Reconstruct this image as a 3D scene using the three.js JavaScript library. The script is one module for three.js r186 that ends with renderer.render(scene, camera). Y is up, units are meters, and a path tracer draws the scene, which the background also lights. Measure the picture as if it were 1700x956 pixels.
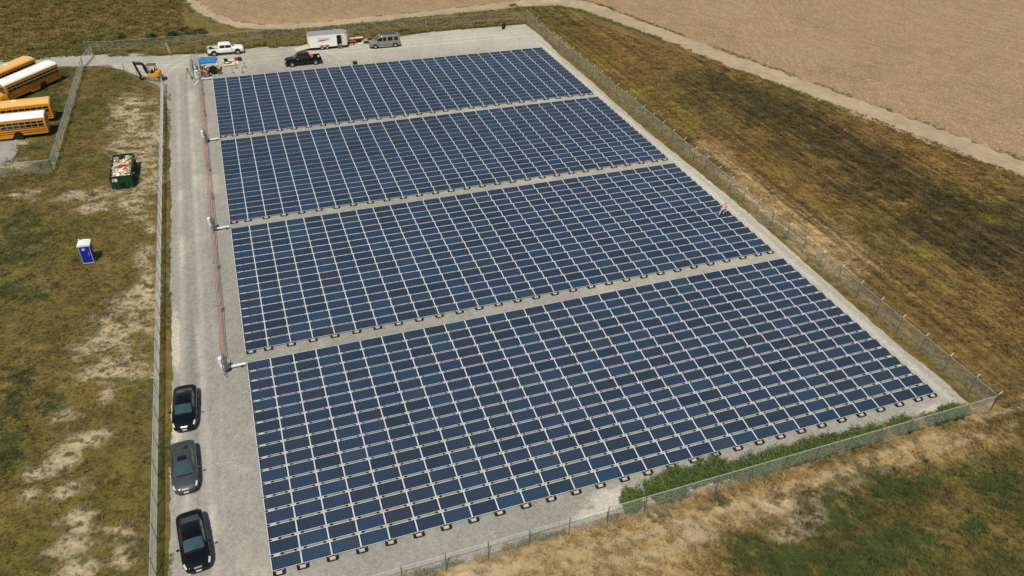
import * as THREE from 'three';
import { mergeGeometries, toCreasedNormals } from 'three/addons/utils/BufferGeometryUtils.js';
import { RoundedBoxGeometry } from 'three/addons/geometries/RoundedBoxGeometry.js';
import { MarchingCubes } from 'three/addons/objects/MarchingCubes.js';

// ------------------------------------------------------------------ camera, sky, sun, exposure
const scene = new THREE.Scene();
const camera = new THREE.PerspectiveCamera(40.173, 16 / 9, 0.5, 3000);
camera.position.set(3.4985, 45.915, 128.523);
camera.rotation.set(-0.6153, -0.3547, 0.0264, 'YXZ');
const renderer = new THREE.WebGLRenderer({ antialias: true });
renderer.setSize(1024, 576);
renderer.toneMapping = THREE.LinearToneMapping;
renderer.toneMappingExposure = 1.0;
renderer.shadowMap.enabled = true;
const sunDir = new THREE.Vector3(-0.23, 0.866, 0.445).normalize();
{ // clear sky, paler towards the horizon and round the sun
  const W = 256, H = 128, d = new Float32Array(W * H * 4), zen = [0.066, 0.112, 0.195], hor = [0.36, 0.385, 0.395];
  for (let y = 0; y < H; y++) for (let x = 0; x < W; x++) {
    const el = ((y + 0.5) / H - 0.5) * Math.PI, az = ((x + 0.5) / W - 0.5) * 2 * Math.PI, dy = Math.sin(el), c = Math.cos(el) * Math.cos(az) * sunDir.x + dy * sunDir.y + Math.cos(el) * Math.sin(az) * sunDir.z;
    const k = Math.pow(1 - Math.max(0, dy), 1.9), glow = 0.25 * Math.exp(-(1 - c) * 9), i = (y * W + x) * 4;
    for (let q = 0; q < 3; q++) d[i + q] = zen[q] + (hor[q] - zen[q]) * k + glow;
    d[i + 3] = 1;
  }
  const t = new THREE.DataTexture(d, W, H, THREE.RGBAFormat, THREE.FloatType); t.mapping = THREE.EquirectangularReflectionMapping; t.magFilter = THREE.LinearFilter; t.needsUpdate = true;
  scene.background = t; scene.environment = t;
}
const sun = new THREE.DirectionalLight(new THREE.Color(1, 0.935, 0.815), 3.7);
sun.position.copy(sunDir).multiplyScalar(200).add(new THREE.Vector3(30, 0, 40));
sun.target.position.set(30, 0, 40);
sun.castShadow = true;
sun.shadow.mapSize.set(4096, 4096);
Object.assign(sun.shadow.camera, { left: -110, right: 110, top: 110, bottom: -110, near: 1, far: 500 });
sun.name = 'sun';
scene.add(sun, sun.target);

// ------------------------------------------------------------------ helpers
function rng(seed) { let s = seed | 0; return () => { s = (s + 0x6d2b79f5) | 0; let t = Math.imul(s ^ (s >>> 15), 1 | s); t = (t + Math.imul(t ^ (t >>> 7), 61 | t)) ^ t; return ((t ^ (t >>> 14)) >>> 0) / 4294967296; }; }
const R0 = rng(7);
const clamp = (x, a, b) => Math.max(a, Math.min(b, x)), lerp = (a, b, t) => a + (b - a) * t;
const sstep = (a, b, x) => { const t = clamp((x - a) / (b - a), 0, 1); return t * t * (3 - 2 * t); };
// value noise from a wrapped table
const NT = 256, table = new Float32Array(NT * NT); { const r = rng(91); for (let i = 0; i < NT * NT; i++) table[i] = r(); }
function vn(x, y) {
  const ix = Math.floor(x), iy = Math.floor(y); let fx = x - ix, fy = y - iy; fx = fx * fx * (3 - 2 * fx); fy = fy * fy * (3 - 2 * fy);
  const a = (ix & 255), b = ((ix + 1) & 255), c = (iy & 255) << 8, d = ((iy + 1) & 255) << 8;
  const p = table[c + a], q = table[c + b], u = table[d + a], v = table[d + b];
  return (p + (q - p) * fx) * (1 - fy) + (u + (v - u) * fx) * fy;
}
const fbm3 = (x, y) => vn(x, y) * 0.55 + vn(x * 2.13 + 17.3, y * 2.13 + 5.1) * 0.29 + vn(x * 4.57 + 41.7, y * 4.57 + 91.3) * 0.16;
const s2l = (c) => { c /= 255; return c <= 0.04045 ? c / 12.92 : Math.pow((c + 0.055) / 1.055, 2.4); };
const lin = (r, g, b) => [s2l(r), s2l(g), s2l(b)];
const LUT = new Uint8Array(4097); for (let i = 0; i <= 4096; i++) { const c = i / 4096; LUT[i] = Math.round(255 * (c <= 0.0031308 ? c * 12.92 : 1.055 * Math.pow(c, 1 / 2.4) - 0.055)); }
const enc = (c) => LUT[c <= 0 ? 0 : c >= 1 ? 4096 : (c * 4096) | 0];
function dataTex(w, h, fn, srgb = true) {
  const d = new Uint8Array(w * h * 4), o = [0, 0, 0];
  for (let y = 0, i = 0; y < h; y++) for (let x = 0; x < w; x++, i += 4) {
    fn(x, y, o);
    if (srgb) { d[i] = enc(o[0]); d[i + 1] = enc(o[1]); d[i + 2] = enc(o[2]); } else { d[i] = o[0] * 255; d[i + 1] = o[1] * 255; d[i + 2] = o[2] * 255; }
    d[i + 3] = 255;
  }
  const t = new THREE.DataTexture(d, w, h); t.magFilter = THREE.LinearFilter; t.minFilter = THREE.LinearFilter;
  if (srgb) t.colorSpace = THREE.SRGBColorSpace; t.needsUpdate = true; return t;
}
const mat = (hex, rough = 0.8, metal = 0, extra = {}) => new THREE.MeshStandardMaterial({ color: hex, roughness: rough, metalness: metal, ...extra });
const taken = {};
function numbered(n) { const k = taken[n] = (taken[n] ?? -1) + 1; return k ? n + '_' + String(k).padStart(3, '0') : n; }
function thing(name, label, category, pos = [0, 0, 0], turn = 0, group) {
  const o = new THREE.Group(); o.name = numbered(name); o.position.set(...pos); o.rotation.y = turn;
  o.userData = { label, category }; if (group) o.userData.group = group; scene.add(o); return o;
}
function norm(g) { if (g.index) g = g.toNonIndexed(); for (const k of Object.keys(g.attributes)) if (!['position', 'normal', 'uv'].includes(k)) g.deleteAttribute(k); if (!g.attributes.uv) g.setAttribute('uv', new THREE.BufferAttribute(new Float32Array(g.attributes.position.count * 2), 2)); if (!g.attributes.normal) g.computeVertexNormals(); return g; }
const merge = (list) => mergeGeometries(list.map(norm));
function part(name, geo, m, parent) {
  const g = Array.isArray(geo) ? (geo.length > 1 ? merge(geo) : geo[0]) : geo;
  const o = new THREE.Mesh(g, m); o.name = name; o.castShadow = o.receiveShadow = true; parent.add(o); return o;
}
function solo(name, label, category, geo, m, pos = [0, 0, 0], turn = 0, group) {
  const o = part(numbered(name), geo, m, scene); o.position.set(...pos); o.rotation.y = turn; o.userData = { label, category }; if (group) o.userData.group = group; return o;
}
const box = (w, h, d, x = 0, y = 0, z = 0, r = 0) => (r ? new RoundedBoxGeometry(w, h, d, 2, r) : new THREE.BoxGeometry(w, h, d)).translate(x, y, z);
const cyl = (r, h, x = 0, y = 0, z = 0, axis = 'y', n = 12, r2 = r) => { const g = new THREE.CylinderGeometry(r2, r, h, n); if (axis === 'x') g.rotateZ(Math.PI / 2); if (axis === 'z') g.rotateX(Math.PI / 2); return g.translate(x, y, z); };
function bar(a, b, r, n = 6, r2 = r) { // round bar between two points
  const A = new THREE.Vector3(...a), B = new THREE.Vector3(...b), d = B.clone().sub(A), L = d.length();
  const g = new THREE.CylinderGeometry(r2, r, L, n); g.applyQuaternion(new THREE.Quaternion().setFromUnitVectors(new THREE.Vector3(0, 1, 0), d.normalize()));
  return g.translate((A.x + B.x) / 2, (A.y + B.y) / 2, (A.z + B.z) / 2);
}
function beam(a, b, w, h) { // square bar between two points
  const A = new THREE.Vector3(...a), B = new THREE.Vector3(...b), d = B.clone().sub(A), L = d.length(), g = new THREE.BoxGeometry(w, L, h);
  g.applyQuaternion(new THREE.Quaternion().setFromUnitVectors(new THREE.Vector3(0, 1, 0), d.normalize()));
  return g.translate((A.x + B.x) / 2, (A.y + B.y) / 2, (A.z + B.z) / 2);
}
// lofted surface: stations (arrays of numbers), ring(p) -> half ring [[y, z] ...] from the sill to the top centre
class Loft {
  constructor(st, ring) { this.st = st; this.ring = ring; this.n = st.length - 1; }
  at(u, v) { // u 0..n, v -1..1, 0 = top centre
    const i = Math.min(this.n - 1, Math.max(0, Math.floor(u))), f = u - i, a = this.st[i], b = this.st[i + 1], p = a.map((x, k) => lerp(x, b[k], f));
    const r = this.ring(p), m = r.length - 1, t = (1 - Math.abs(v)) * m, j = Math.min(m - 1, Math.floor(t)), q = t - j;
    return new THREE.Vector3(p[0], lerp(r[j][0], r[j + 1][0], q), (v < 0 ? -1 : 1) * lerp(r[j][1], r[j + 1][1], q));
  }
  normal(u, v) { const e = 0.02, a = this.at(Math.min(this.n, u + e), v).sub(this.at(Math.max(0, u - e), v)), b = this.at(u, Math.min(1, v + e)).sub(this.at(u, Math.max(-1, v - e))); const n = b.cross(a).normalize(); return n; }
  patch(u0, u1, v0, v1, off = 0, nu = 6, nv = 6) {
    const P = [], I = [];
    for (let i = 0; i <= nu; i++) for (let j = 0; j <= nv; j++) { const u = lerp(u0, u1, i / nu), v = lerp(v0, v1, j / nv), q = this.at(u, v); if (off) q.addScaledVector(this.normal(u, v), off); P.push(q.x, q.y, q.z); }
    for (let i = 0; i < nu; i++) for (let j = 0; j < nv; j++) { const a = i * (nv + 1) + j, b = a + nv + 1; I.push(a, a + 1, b, b, a + 1, b + 1); }
    const g = new THREE.BufferGeometry(); g.setAttribute('position', new THREE.Float32BufferAttribute(P, 3)); g.setIndex(I); g.computeVertexNormals(); return g;
  }
  skin(crease = 0.7) { // whole surface with end caps
    const m = this.ring(this.st[0]).length - 1, nv = m * 2, list = [];
    const P = [], I = [], nu = this.n * 2;
    for (let i = 0; i <= nu; i++) for (let j = 0; j <= nv; j++) { const q = this.at(i / 2, -1 + 2 * j / nv); P.push(q.x, q.y, q.z); }
    for (let i = 0; i < nu; i++) for (let j = 0; j < nv; j++) { const a = i * (nv + 1) + j, b = a + nv + 1; I.push(a, a + 1, b, b, a + 1, b + 1); }
    for (const i of [0, nu]) { const c = P.length / 3; let y = 0; for (let j = 0; j <= nv; j++) y += P[(i * (nv + 1) + j) * 3 + 1]; P.push(P[i * (nv + 1) * 3], y / (nv + 1), 0); for (let j = 0; j < nv; j++) { const a = i * (nv + 1) + j; if (i) I.push(c, a, a + 1); else I.push(c, a + 1, a); } const a = i * (nv + 1), b = a + nv; if (i) I.push(c, b, a); else I.push(c, a, b); }
    for (let i = 0; i < nu; i++) { const a = i * (nv + 1), b = a + nv, c = a + nv + 1, d = c + nv; I.push(a, c, b, b, c, d); }
    const g = new THREE.BufferGeometry(); g.setAttribute('position', new THREE.Float32BufferAttribute(P, 3)); g.setIndex(I); return toCreasedNormals(g, crease);
  }
}
// ------------------------------------------------------------------ ground
const COL = {
  olive: lin(95, 89, 39), brown: lin(110, 94, 51), dry: lin(146, 122, 83), bare: lin(174, 158, 138), green: lin(62, 70, 32), dark: lin(66, 58, 29), yellow: lin(128, 115, 54), umber: lin(105, 92, 47), darkolive: lin(74, 74, 33),
  rust: lin(116, 93, 51), tan: lin(162, 139, 105), soil: lin(92, 72, 46), straw: lin(186, 164, 120),
};
const PATCH = [];
const addPatch = (k, w, list) => list.forEach(([x, z, rx, rz]) => { const e = k === 'bare' ? 1.3 : 1; PATCH.push({ c: COL[k], w, bare: k === 'bare', soft: k === 'dark' || k === 'rust' || k === 'tan', x, z, rx: Math.max(rx, 0.7) * e, rz: Math.max(rz, 0.7) * e }); });
addPatch('tan', 0.75, [[62.5, 45.4, 3.2, 3.7], [61.6, 54.2, 2.7, 4.7], [61.4, 62.2, 2.8, 4.7], [61.9, 69.5, 3.3, 4.7], [61.8, 75.8, 3.1, 3.5], [17.9, 97.8, 4.2, 1.4], [22.1, 98.3, 4.2, 1.5], [26.6, 98.7, 4.3, 1.5], [31.4, 98.9, 4.4, 1.3], [36.2, 98.8, 4, 1.1], [41, 98.7, 3.7, 0.9], [45.6, 98.5, 3.7, 0.8], [19.5, 100, 4, 1.3], [14.1, 98.4, 3.7, 1.3], [50.5, 98.3, 3.8, 0.7], [25.1, 101.2, 3, 1.2], [9, 99, 4, 1.6]]);
addPatch('rust', 0.7, [[89.8, 44, 4.3, 4.5], [92.2, 52.3, 4.1, 4.6], [94.4, 60.8, 4.7, 5], [91.4, 68.4, 2.6, 4.7], [70.2, -3.4, 5.5, 6.5], [72.6, 10.9, 4.1, 5.3], [64.1, 88.3, 3.3, 2.7], [63.2, 93.4, 2.6, 2.9], [61.3, 79.1, 3, 2.8], [64.2, 84.3, 3.5, 2.6], [60.3, 98.7, 2.6, 1.4], [67, 78, 3, 4], [70, 84, 4, 3], [75, 88, 5, 4]]);
addPatch('dark', 0.68, [[79, 36, 5.5, 9], [80, 55, 6, 9], [82, 66, 6, 8], [77, 26, 4.5, 8], [85, 74, 6, 7], [77, 73, 5, 5], [77.4, 22.7, 3.8, 5.8], [78.7, 31.1, 5, 6.7], [79.6, 42.1, 5.6, 7.5], [80.2, 50.7, 5.2, 6.2], [80.3, 60, 5.8, 6.1], [81.1, 68.3, 5.6, 5.6], [82, 75.5, 6, 5.5], [75.8, 76.5, 4.2, 3.9], [74.1, 69.1, 4.3, 3.5], [79.6, 82.1, 4, 4], [73.6, 61.3, 3.7, 3.1], [72.1, 48.3, 3.2, 3.3], [69.8, 29.8, 2.7, 3.1], [86, 80, 5, 5]]);
addPatch('yellow', 0.65, [[62.9, 9.7, 3.6, 4.8], [63.1, 22.7, 2.8, 4.2], [62.1, 38, 2.5, 3.2], [68.4, 48.1, 1.9, 2.2], [68.5, 54.6, 2, 2.3], [76.1, 53.3, 1.3, 1.3], [88.5, 40.2, 2, 1.6], [71.6, 66.9, 2.1, 1.8], [71.9, 75.3, 1.9, 1.5], [84.3, 71.6, 1.7, 1.9], [77.2, 65.6, 2.1, 1.1], [70, 80.7, 1.8, 1.3], [87.9, 33.8, 1.8, 2.3], [66, 33, 2, 5], [61, -2, 2, 6]]);
addPatch('green', 0.6, [[42.5, 99.45, 5, 0.7]]);
addPatch('green', 0.8, [[-23.7, 11.3, 3.3, 3.6], [-20.9, 23, 1.2, 2], [-23.3, 18.1, 1.7, 2], [-22.6, -11.2, 2.5, 2.4], [-25.3, -3.1, 4, 4.5], [-22, 4, 2, 5], [-18.7, 53.5, 2.6, 2], [-21.7, 43.2, 2.2, 6], [-15.1, 35.4, 1.5, 1.2], [-14.8, 71.8, 1.1, 1.2], [-18.3, 69.2, 1.4, 4.2], [-18, 75.7, 1, 3], [32.6, 103.6, 3, 1.6], [30.8, 101.9, 1.5, 1.1], [39.4, 101.7, 2.5, 1.2], [44.6, 101, 2.2, 0.9], [49, 101.2, 2.4, 0.8], [53, 103.1, 2.2, 1], [39, 100.2, 1.9, 0.7], [31.9, 97.9, 0.8, 0.6], [48.1, 105.6, 2.4, 1.4], [42, 105.1, 3, 1.4], [26.4, 97.8, 1, 0.6], [66.5, -12, 2, 2.1], [36, 106, 4, 2]]);
addPatch('bare', 0.88, [[-10, 27, 1.6, 3], [-9.2, 41, 1.4, 2.5], [-9, 50, 1, 3], [-9.8, 64, 2.4, 3], [-10.8, 8.5, 2.2, 5.6], [-11.6, 16, 2.4, 4.2], [-9.5, 22.6, 1.8, 4.2], [-12.5, 20.7, 2, 2.8], [-14.6, 34.1, 4, 1.6], [-9.4, 32.4, 2, 3.6], [-10.1, 38.2, 2, 2.3], [-15, 37.7, 1.9, 1.2], [-8.5, 55.7, 1, 2.4], [-9.5, 58.1, 1.6, 1.9], [-10.7, 62.2, 2.4, 1.8], [-12.1, 65, 2.5, 1.4], [-9.2, 68.1, 1.6, 2.2], [-11.3, 69.1, 2.4, 1.4], [-11.4, 71.8, 0.8, 0.9], [-14.2, 73.5, 1, 0.7], [-12.6, 76.8, 1.9, 0.6], [-14.3, 79, 1.2, 1.1], [-15.7, 79.3, 0.9, 0.8], [-13.5, 81.9, 1.4, 0.8], [-15.9, 81.5, 0.8, 0.6], [-12.4, 85.4, 1, 1.1], [-9.8, 87, 1, 0.7], [-12.4, 87.2, 1.2, 0.7], [-12, 89.4, 1, 0.6], [-9.3, 89.2, 0.7, 0.7], [-22.6, 31.6, 2, 0.8], [-8.3, 45, 0.7, 1.2], [-8.2, 49, 0.6, 1]]);
addPatch('bare', 0.55, [[28.4, 100, 1.2, 0.6], [37.1, 101, 1.3, 0.6], [34.9, 102, 1.3, 0.7], [35.3, 99.2, 1.4, 0.6], [26.3, 97.5, 1.2, 0.6], [12.4, 98, 2.3, 0.6]]);
addPatch('bare', 0.75, [[-8.1, 12, 0.7, 7], [-8, 30, 0.6, 8], [-8, 62, 0.6, 6], [-25.5, 16.4, 1.6, 1.5], [-25, 22.6, 1.6, 1.2]]);
function groundColor(x, z, o, list = PATCH) {
  const n1 = fbm3(x * 0.045 + 3.1, z * 0.045 + 8.7), n2 = fbm3(x * 0.21 + 31.7, z * 0.21 + 2.9), n3 = vn(x * 1.3 + 11.1, z * 1.3 + 70.7), n4 = vn(x * 4.1 + 5.5, z * 4.1 + 33.3), n5 = vn(x * 11.3, z * 11.3 + 8.8);
  let a, b, k;
  if (x < -6.5 && z > -14) { a = COL.olive; b = COL.brown; k = sstep(0.32, 0.72, n2 * 0.75 + n1 * 0.25); }
  else if (z > 96) { a = COL.brown; b = COL.dry; k = sstep(0.3, 0.7, n2); if (z > 99.5) { const zl = x < 37 ? lerp(103.6, 100.8, sstep(27, 37, x)) : 100.6, g = sstep(zl - 0.7, zl + 0.9, z + (n2 - 0.5) * 2.2); const q = sstep(0.42, 0.66, n2 * 0.7 + n1 * 0.3), DK = COL.darkolive; o[0] = lerp(DK[0], COL.umber[0], q); o[1] = lerp(DK[1], COL.umber[1], q); o[2] = lerp(DK[2], COL.umber[2], q); const p = [lerp(a[0], b[0], k), lerp(a[1], b[1], k), lerp(a[2], b[2], k)]; a = p; b = [o[0], o[1], o[2]]; k = g * 0.92; } }
  else if (x > 50) { a = COL.umber; b = COL.rust; k = sstep(0.35, 0.65, n1); }
  else { a = COL.brown; b = COL.olive; k = sstep(0.35, 0.68, n1 * 0.5 + n2 * 0.5); }
  let r = lerp(a[0], b[0], k), g = lerp(a[1], b[1], k), bl = lerp(a[2], b[2], k);
  const clump = vn(x * 0.9 + z * 0.5 + 3.3, z * 1.6 - x * 0.4 + 1.7) * 0.45 + n3 * 0.25 + n4 * 0.3, hold = sstep(0.31, 0.57, clump), sp = vn(x * 3.1, z * 0.22 + 5) - 0.5;
  for (const p of list) {
    const dx = (x - p.x) / p.rx, dz = (z - p.z) / p.rz, d2 = dx * dx + dz * dz; if (d2 > 4) continue;
    const m = p.soft ? (1 - sstep(0.35, 1.5, Math.sqrt(d2) + (n2 - 0.5) * 1.1 + sp * 0.9 + (n3 - 0.5) * 0.4)) * p.w : (1 - sstep(0.5, 1.25, Math.sqrt(d2) + (n2 - 0.5) * 1.5 + (n3 - 0.5) * 0.9 + (n4 - 0.5) * 0.7 + (n5 - 0.5) * 0.5)) * p.w * (p.bare ? 0.12 + 0.88 * hold : 1); if (m <= 0) continue;
    r = lerp(r, p.c[0], m); g = lerp(g, p.c[1], m); bl = lerp(bl, p.c[2], m);
  }
  // mown swaths run along the long fence in the brown field
  if (x > 59 && x < 96) { const s = (vn(x * 2.6 + (n2 - 0.5) * 0.8, z * 0.05 + 4) - 0.5) * 0.65 + (vn(x * 5.5 + (n2 - 0.5), z * 0.09 + 14) - 0.5) * 0.45, f = 1 + s * 1.05; r *= f; g *= f * 0.99; bl *= f; }
  // stray straw, thatch and soil
  const st = vn(x * 0.7 + z * 0.55 + 40, (z * 0.7 - x * 0.55) * 3.2) - 0.5, f = 1 + st * 0.4 + (n3 - 0.5) * 0.42 + (n4 - 0.5) * 0.42 + (n5 - 0.5) * 0.36; r *= f; g *= f; bl *= f;
  if (z > 97 && z < 103 && x > -8) { // twin ruts worn along the front fence
    const zc = x < 30 ? lerp(98.9, 99.5, (x + 8) / 38) : lerp(99.5, 98.0, sstep(30, 60, x)), w = (n2 - 0.5) * 0.5; const q = Math.max(Math.exp(-(((z - zc - 0.75 - w) / 0.32) ** 2)), Math.exp(-(((z - zc + 0.75 - w) / 0.32) ** 2))) * sstep(0.25, 0.6, n3 * 0.6 + n2 * 0.4) * 0.6; r = lerp(r, COL.bare[0], q); g = lerp(g, COL.bare[1], q); bl = lerp(bl, COL.bare[2], q);
  }
  o[0] = r; o[1] = g * 0.985; o[2] = bl * 0.86;
}
{
  // one sheet out to the far distance; the near squares carry their own surface colour
  const X = [-62, -17, 28, 73, 118, 163], Z = [-75, -30, 15, 60, 105, 150], T = 45, N = 800, mats = [], pos = [], uv = [], idx = [], groups = [];
  const quad = (x0, x1, z0, z1, u1, v1, m) => { const b = pos.length / 3; pos.push(x0, 0, z0, x0, 0, z1, x1, 0, z1, x1, 0, z0); uv.push(0, 0, 0, v1, u1, v1, u1, 0); groups.push([idx.length, 6, m]); idx.push(b, b + 1, b + 2, b, b + 2, b + 3); };
  const outer = dataTex(512, 512, (x, y, o) => { groundColor(x * 0.25 - 200, y * 0.25 - 220, o, []); });
  outer.wrapS = outer.wrapT = THREE.MirroredRepeatWrapping;
  mats.push(new THREE.MeshStandardMaterial({ map: outer, roughness: 1 }));
  const hidden = (i, j) => (i === 1 && j >= 1 && j <= 2 && false);
  for (let i = 0; i < 5; i++) for (let j = 0; j < 5; j++) {
    const x0 = X[i], z0 = Z[j], seen = !((i === 0 && j === 4) || (i >= 3 && j === 4) || i === 4 || (j === 0 && i >= 2)) && !hidden(i, j);
    if (!seen) { quad(x0, x0 + T, z0, z0 + T, 0.35, 0.35, 0); continue; }
    const list = PATCH.filter((p) => p.x + 2 * p.rx > x0 && p.x - 2 * p.rx < x0 + T && p.z + 2 * p.rz > z0 && p.z - 2 * p.rz < z0 + T);
    const t = dataTex(N, N, (x, y, o) => groundColor(x0 + (x + 0.5) / N * T, z0 + (y + 0.5) / N * T, o, list));
    mats.push(new THREE.MeshStandardMaterial({ map: t, roughness: 1 }));
    quad(x0, x0 + T, z0, z0 + T, 1, 1, mats.length - 1);
  }
  const far = 900;
  quad(-far, -62, -far, far, 6.5, 14, 0); quad(163, far, -far, far, 5.8, 14, 0); quad(-62, 163, -far, -75, 1.76, 6.4, 0); quad(-62, 163, 150, far, 1.76, 5.9, 0);
  const g = new THREE.BufferGeometry(); g.setAttribute('position', new THREE.Float32BufferAttribute(pos, 3)); g.setAttribute('uv', new THREE.Float32BufferAttribute(uv, 2)); g.setIndex(idx); groups.forEach((q) => g.addGroup(...q)); g.computeVertexNormals();
  const m = new THREE.Mesh(g, mats); m.name = 'ground'; m.userData.kind = 'structure'; m.receiveShadow = true; scene.add(m);
}
// a flat sheet with a ragged edge, uv in metres
function ragged(pts, step, amp, seed) {
  const out = [];
  pts.forEach((p, i) => { const q = pts[(i + 1) % pts.length], L = Math.hypot(q[0] - p[0], q[1] - p[1]), n = Math.max(1, Math.round(L / step)), nx = -(q[1] - p[1]) / L, nz = (q[0] - p[0]) / L; for (let k = 0; k < n; k++) { const t = k / n, x = lerp(p[0], q[0], t), z = lerp(p[1], q[1], t), w = (fbm3(x * 0.8 + seed, z * 0.8) - 0.5) * 2 * amp + (vn(x * 3.1 + seed, z * 3.1) - 0.5) * amp * 0.7; out.push([x + nx * w, z + nz * w]); } });
  return out;
}
function sheet(name, pts, y, m) {
  const s = new THREE.Shape(pts.map(([x, z]) => new THREE.Vector2(x, -z))), g = new THREE.ShapeGeometry(s); g.rotateX(-Math.PI / 2); g.translate(0, y, 0);
  const p = g.attributes.position, uv = new Float32Array(p.count * 2); for (let i = 0; i < p.count; i++) { uv[2 * i] = p.getX(i); uv[2 * i + 1] = p.getZ(i); } g.setAttribute('uv', new THREE.BufferAttribute(uv, 2));
  const o = new THREE.Mesh(g, m); o.name = numbered(name); o.userData.kind = 'structure'; o.receiveShadow = true; scene.add(o); return o;
}
const scaled = (t, w, h, x0 = 0, z0 = 0) => { t.wrapS = t.wrapT = THREE.RepeatWrapping; t.repeat.set(1 / w, 1 / h); t.offset.set(-x0 / w, -z0 / h); return t; };
// gravel pad with the access drive towards the bus yard
const PADX = -34, PADW = 94, PADZ = -21, PADH = 119;
const gravelTex = dataTex(2048, 2048, (px, py, o) => {
  const x = PADX + (px + 0.5) / 2048 * PADW, z = PADZ + (py + 0.5) / 2048 * PADH;
  const n1 = fbm3(x * 0.09, z * 0.05), n2 = fbm3(x * 0.6 + 9, z * 0.35 + 3), n3 = vn(x * 3.3, z * 3.3), h = table[((px * 7 + py * 131) ^ (px * py)) & 65535];
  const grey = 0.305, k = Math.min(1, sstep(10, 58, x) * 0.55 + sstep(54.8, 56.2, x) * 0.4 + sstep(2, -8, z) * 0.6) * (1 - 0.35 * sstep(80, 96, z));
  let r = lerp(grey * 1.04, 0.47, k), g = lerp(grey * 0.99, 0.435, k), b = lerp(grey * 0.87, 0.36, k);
  // packed wheel lines on the left lane and the right lane
  const wob = (fbm3(z * 0.045, 7.7) - 0.5) * 1.6, rut = (c, w) => Math.exp(-(((x - c) / w) ** 2)), turn = Math.hypot(x - 6, z + 2), lane = z > -4 ? rut(-5.3 + wob * 0.4, 0.3) * 0.26 + rut(-3.6 + wob * 0.4, 0.32) * 0.24 - rut(-4.4 + wob * 0.4, 0.35) * 0.14 + rut(-4.1 - wob, 0.18) * 0.14 + rut(-2.6 - wob, 0.18) * 0.1 + rut(56.3 + wob * 0.2, 0.3) * 0.16 - rut(57, 0.3) * 0.1 : (Math.exp(-(((z + 7.5 + wob) / 0.3) ** 2)) + Math.exp(-(((z + 9.3 + wob) / 0.3) ** 2)) + Math.exp(-(((z + 11.2 - wob) / 0.25) ** 2)) + Math.exp(-(((turn - 13) / 0.3) ** 2)) + Math.exp(-(((turn - 14.8) / 0.3) ** 2))) * 0.16;
  const f = 1 + (n1 - 0.5) * 0.3 + (n2 - 0.5) * 0.22 + (n3 - 0.5) * 0.16 + (h - 0.5) * 0.46 + (vn(x * 7.1, z * 7.1) - 0.5) * 0.2 + lane * (0.5 + n2);
  const d = sstep(0.58, 0.75, n2 * 0.6 + n1 * 0.4) * 0.35;
  r = lerp(r, 0.45, d); g = lerp(g, 0.41, d); b = lerp(b, 0.32, d);
  for (const [cx, cz, rx, rz] of [[24.3, 95.1, 2.4, 0.9], [22, 95.9, 2.2, 0.6], [53.8, 95.1, 1.6, 0.5], [-5.9, 66, 0.5, 5], [-6, 80, 0.5, 6]]) { const q = (1 - sstep(0.5, 1.15, Math.hypot((x - cx) / rx, (z - cz) / rz) + (n2 - 0.5) * 1.4 + (n3 - 0.5) * 0.5)) * 0.8; if (q > 0) { r = lerp(r, 0.62, q); g = lerp(g, 0.57, q); b = lerp(b, 0.47, q); } }
  o[0] = r * f; o[1] = g * f; o[2] = b * f;
});
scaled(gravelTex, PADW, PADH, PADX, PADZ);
const gravelBump = dataTex(256, 256, (x, y, o) => { o[0] = o[1] = o[2] = table[(y << 8) + x] * 0.6 + table[(((y >> 1) + 40) << 8 | (x >> 1) + 7) & 65535] * 0.4; }, false);
scaled(gravelBump, 7, 7);
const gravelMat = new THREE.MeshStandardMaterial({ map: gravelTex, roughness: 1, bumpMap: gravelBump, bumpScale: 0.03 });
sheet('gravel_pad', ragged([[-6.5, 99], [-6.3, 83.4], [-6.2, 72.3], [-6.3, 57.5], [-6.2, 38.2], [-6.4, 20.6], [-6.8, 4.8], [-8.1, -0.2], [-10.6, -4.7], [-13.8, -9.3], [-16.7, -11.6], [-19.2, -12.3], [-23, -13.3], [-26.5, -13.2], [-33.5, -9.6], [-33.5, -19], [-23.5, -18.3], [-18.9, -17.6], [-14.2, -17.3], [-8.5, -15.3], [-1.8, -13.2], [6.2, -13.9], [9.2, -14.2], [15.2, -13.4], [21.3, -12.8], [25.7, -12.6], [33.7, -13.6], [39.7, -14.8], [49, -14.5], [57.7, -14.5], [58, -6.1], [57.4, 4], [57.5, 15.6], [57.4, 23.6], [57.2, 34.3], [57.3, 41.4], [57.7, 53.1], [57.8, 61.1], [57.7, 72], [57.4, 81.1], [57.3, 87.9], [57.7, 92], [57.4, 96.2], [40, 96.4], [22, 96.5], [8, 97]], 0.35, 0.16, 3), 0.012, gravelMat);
{
  const t = dataTex(512, 512, (x, y, o) => { const f = 1 + (fbm3(x * 0.03, y * 0.03) - 0.5) * 0.5 + (table[(x * 13 + y * 77) & 65535] - 0.5) * 0.22; o[0] = 0.3 * f; o[1] = 0.29 * f; o[2] = 0.27 * f; });
  sheet('bus_yard_pavement', ragged([[-60, 4], [-31, 4], [-27, 12.5], [-25.6, 15.3], [-24.9, 18.9], [-25.4, 21.5], [-26.6, 22.6], [-60, 23]], 0.4, 0.4, 12), 0.006, new THREE.MeshStandardMaterial({ map: scaled(t, 26, 26), roughness: 0.95 }));
}
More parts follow.
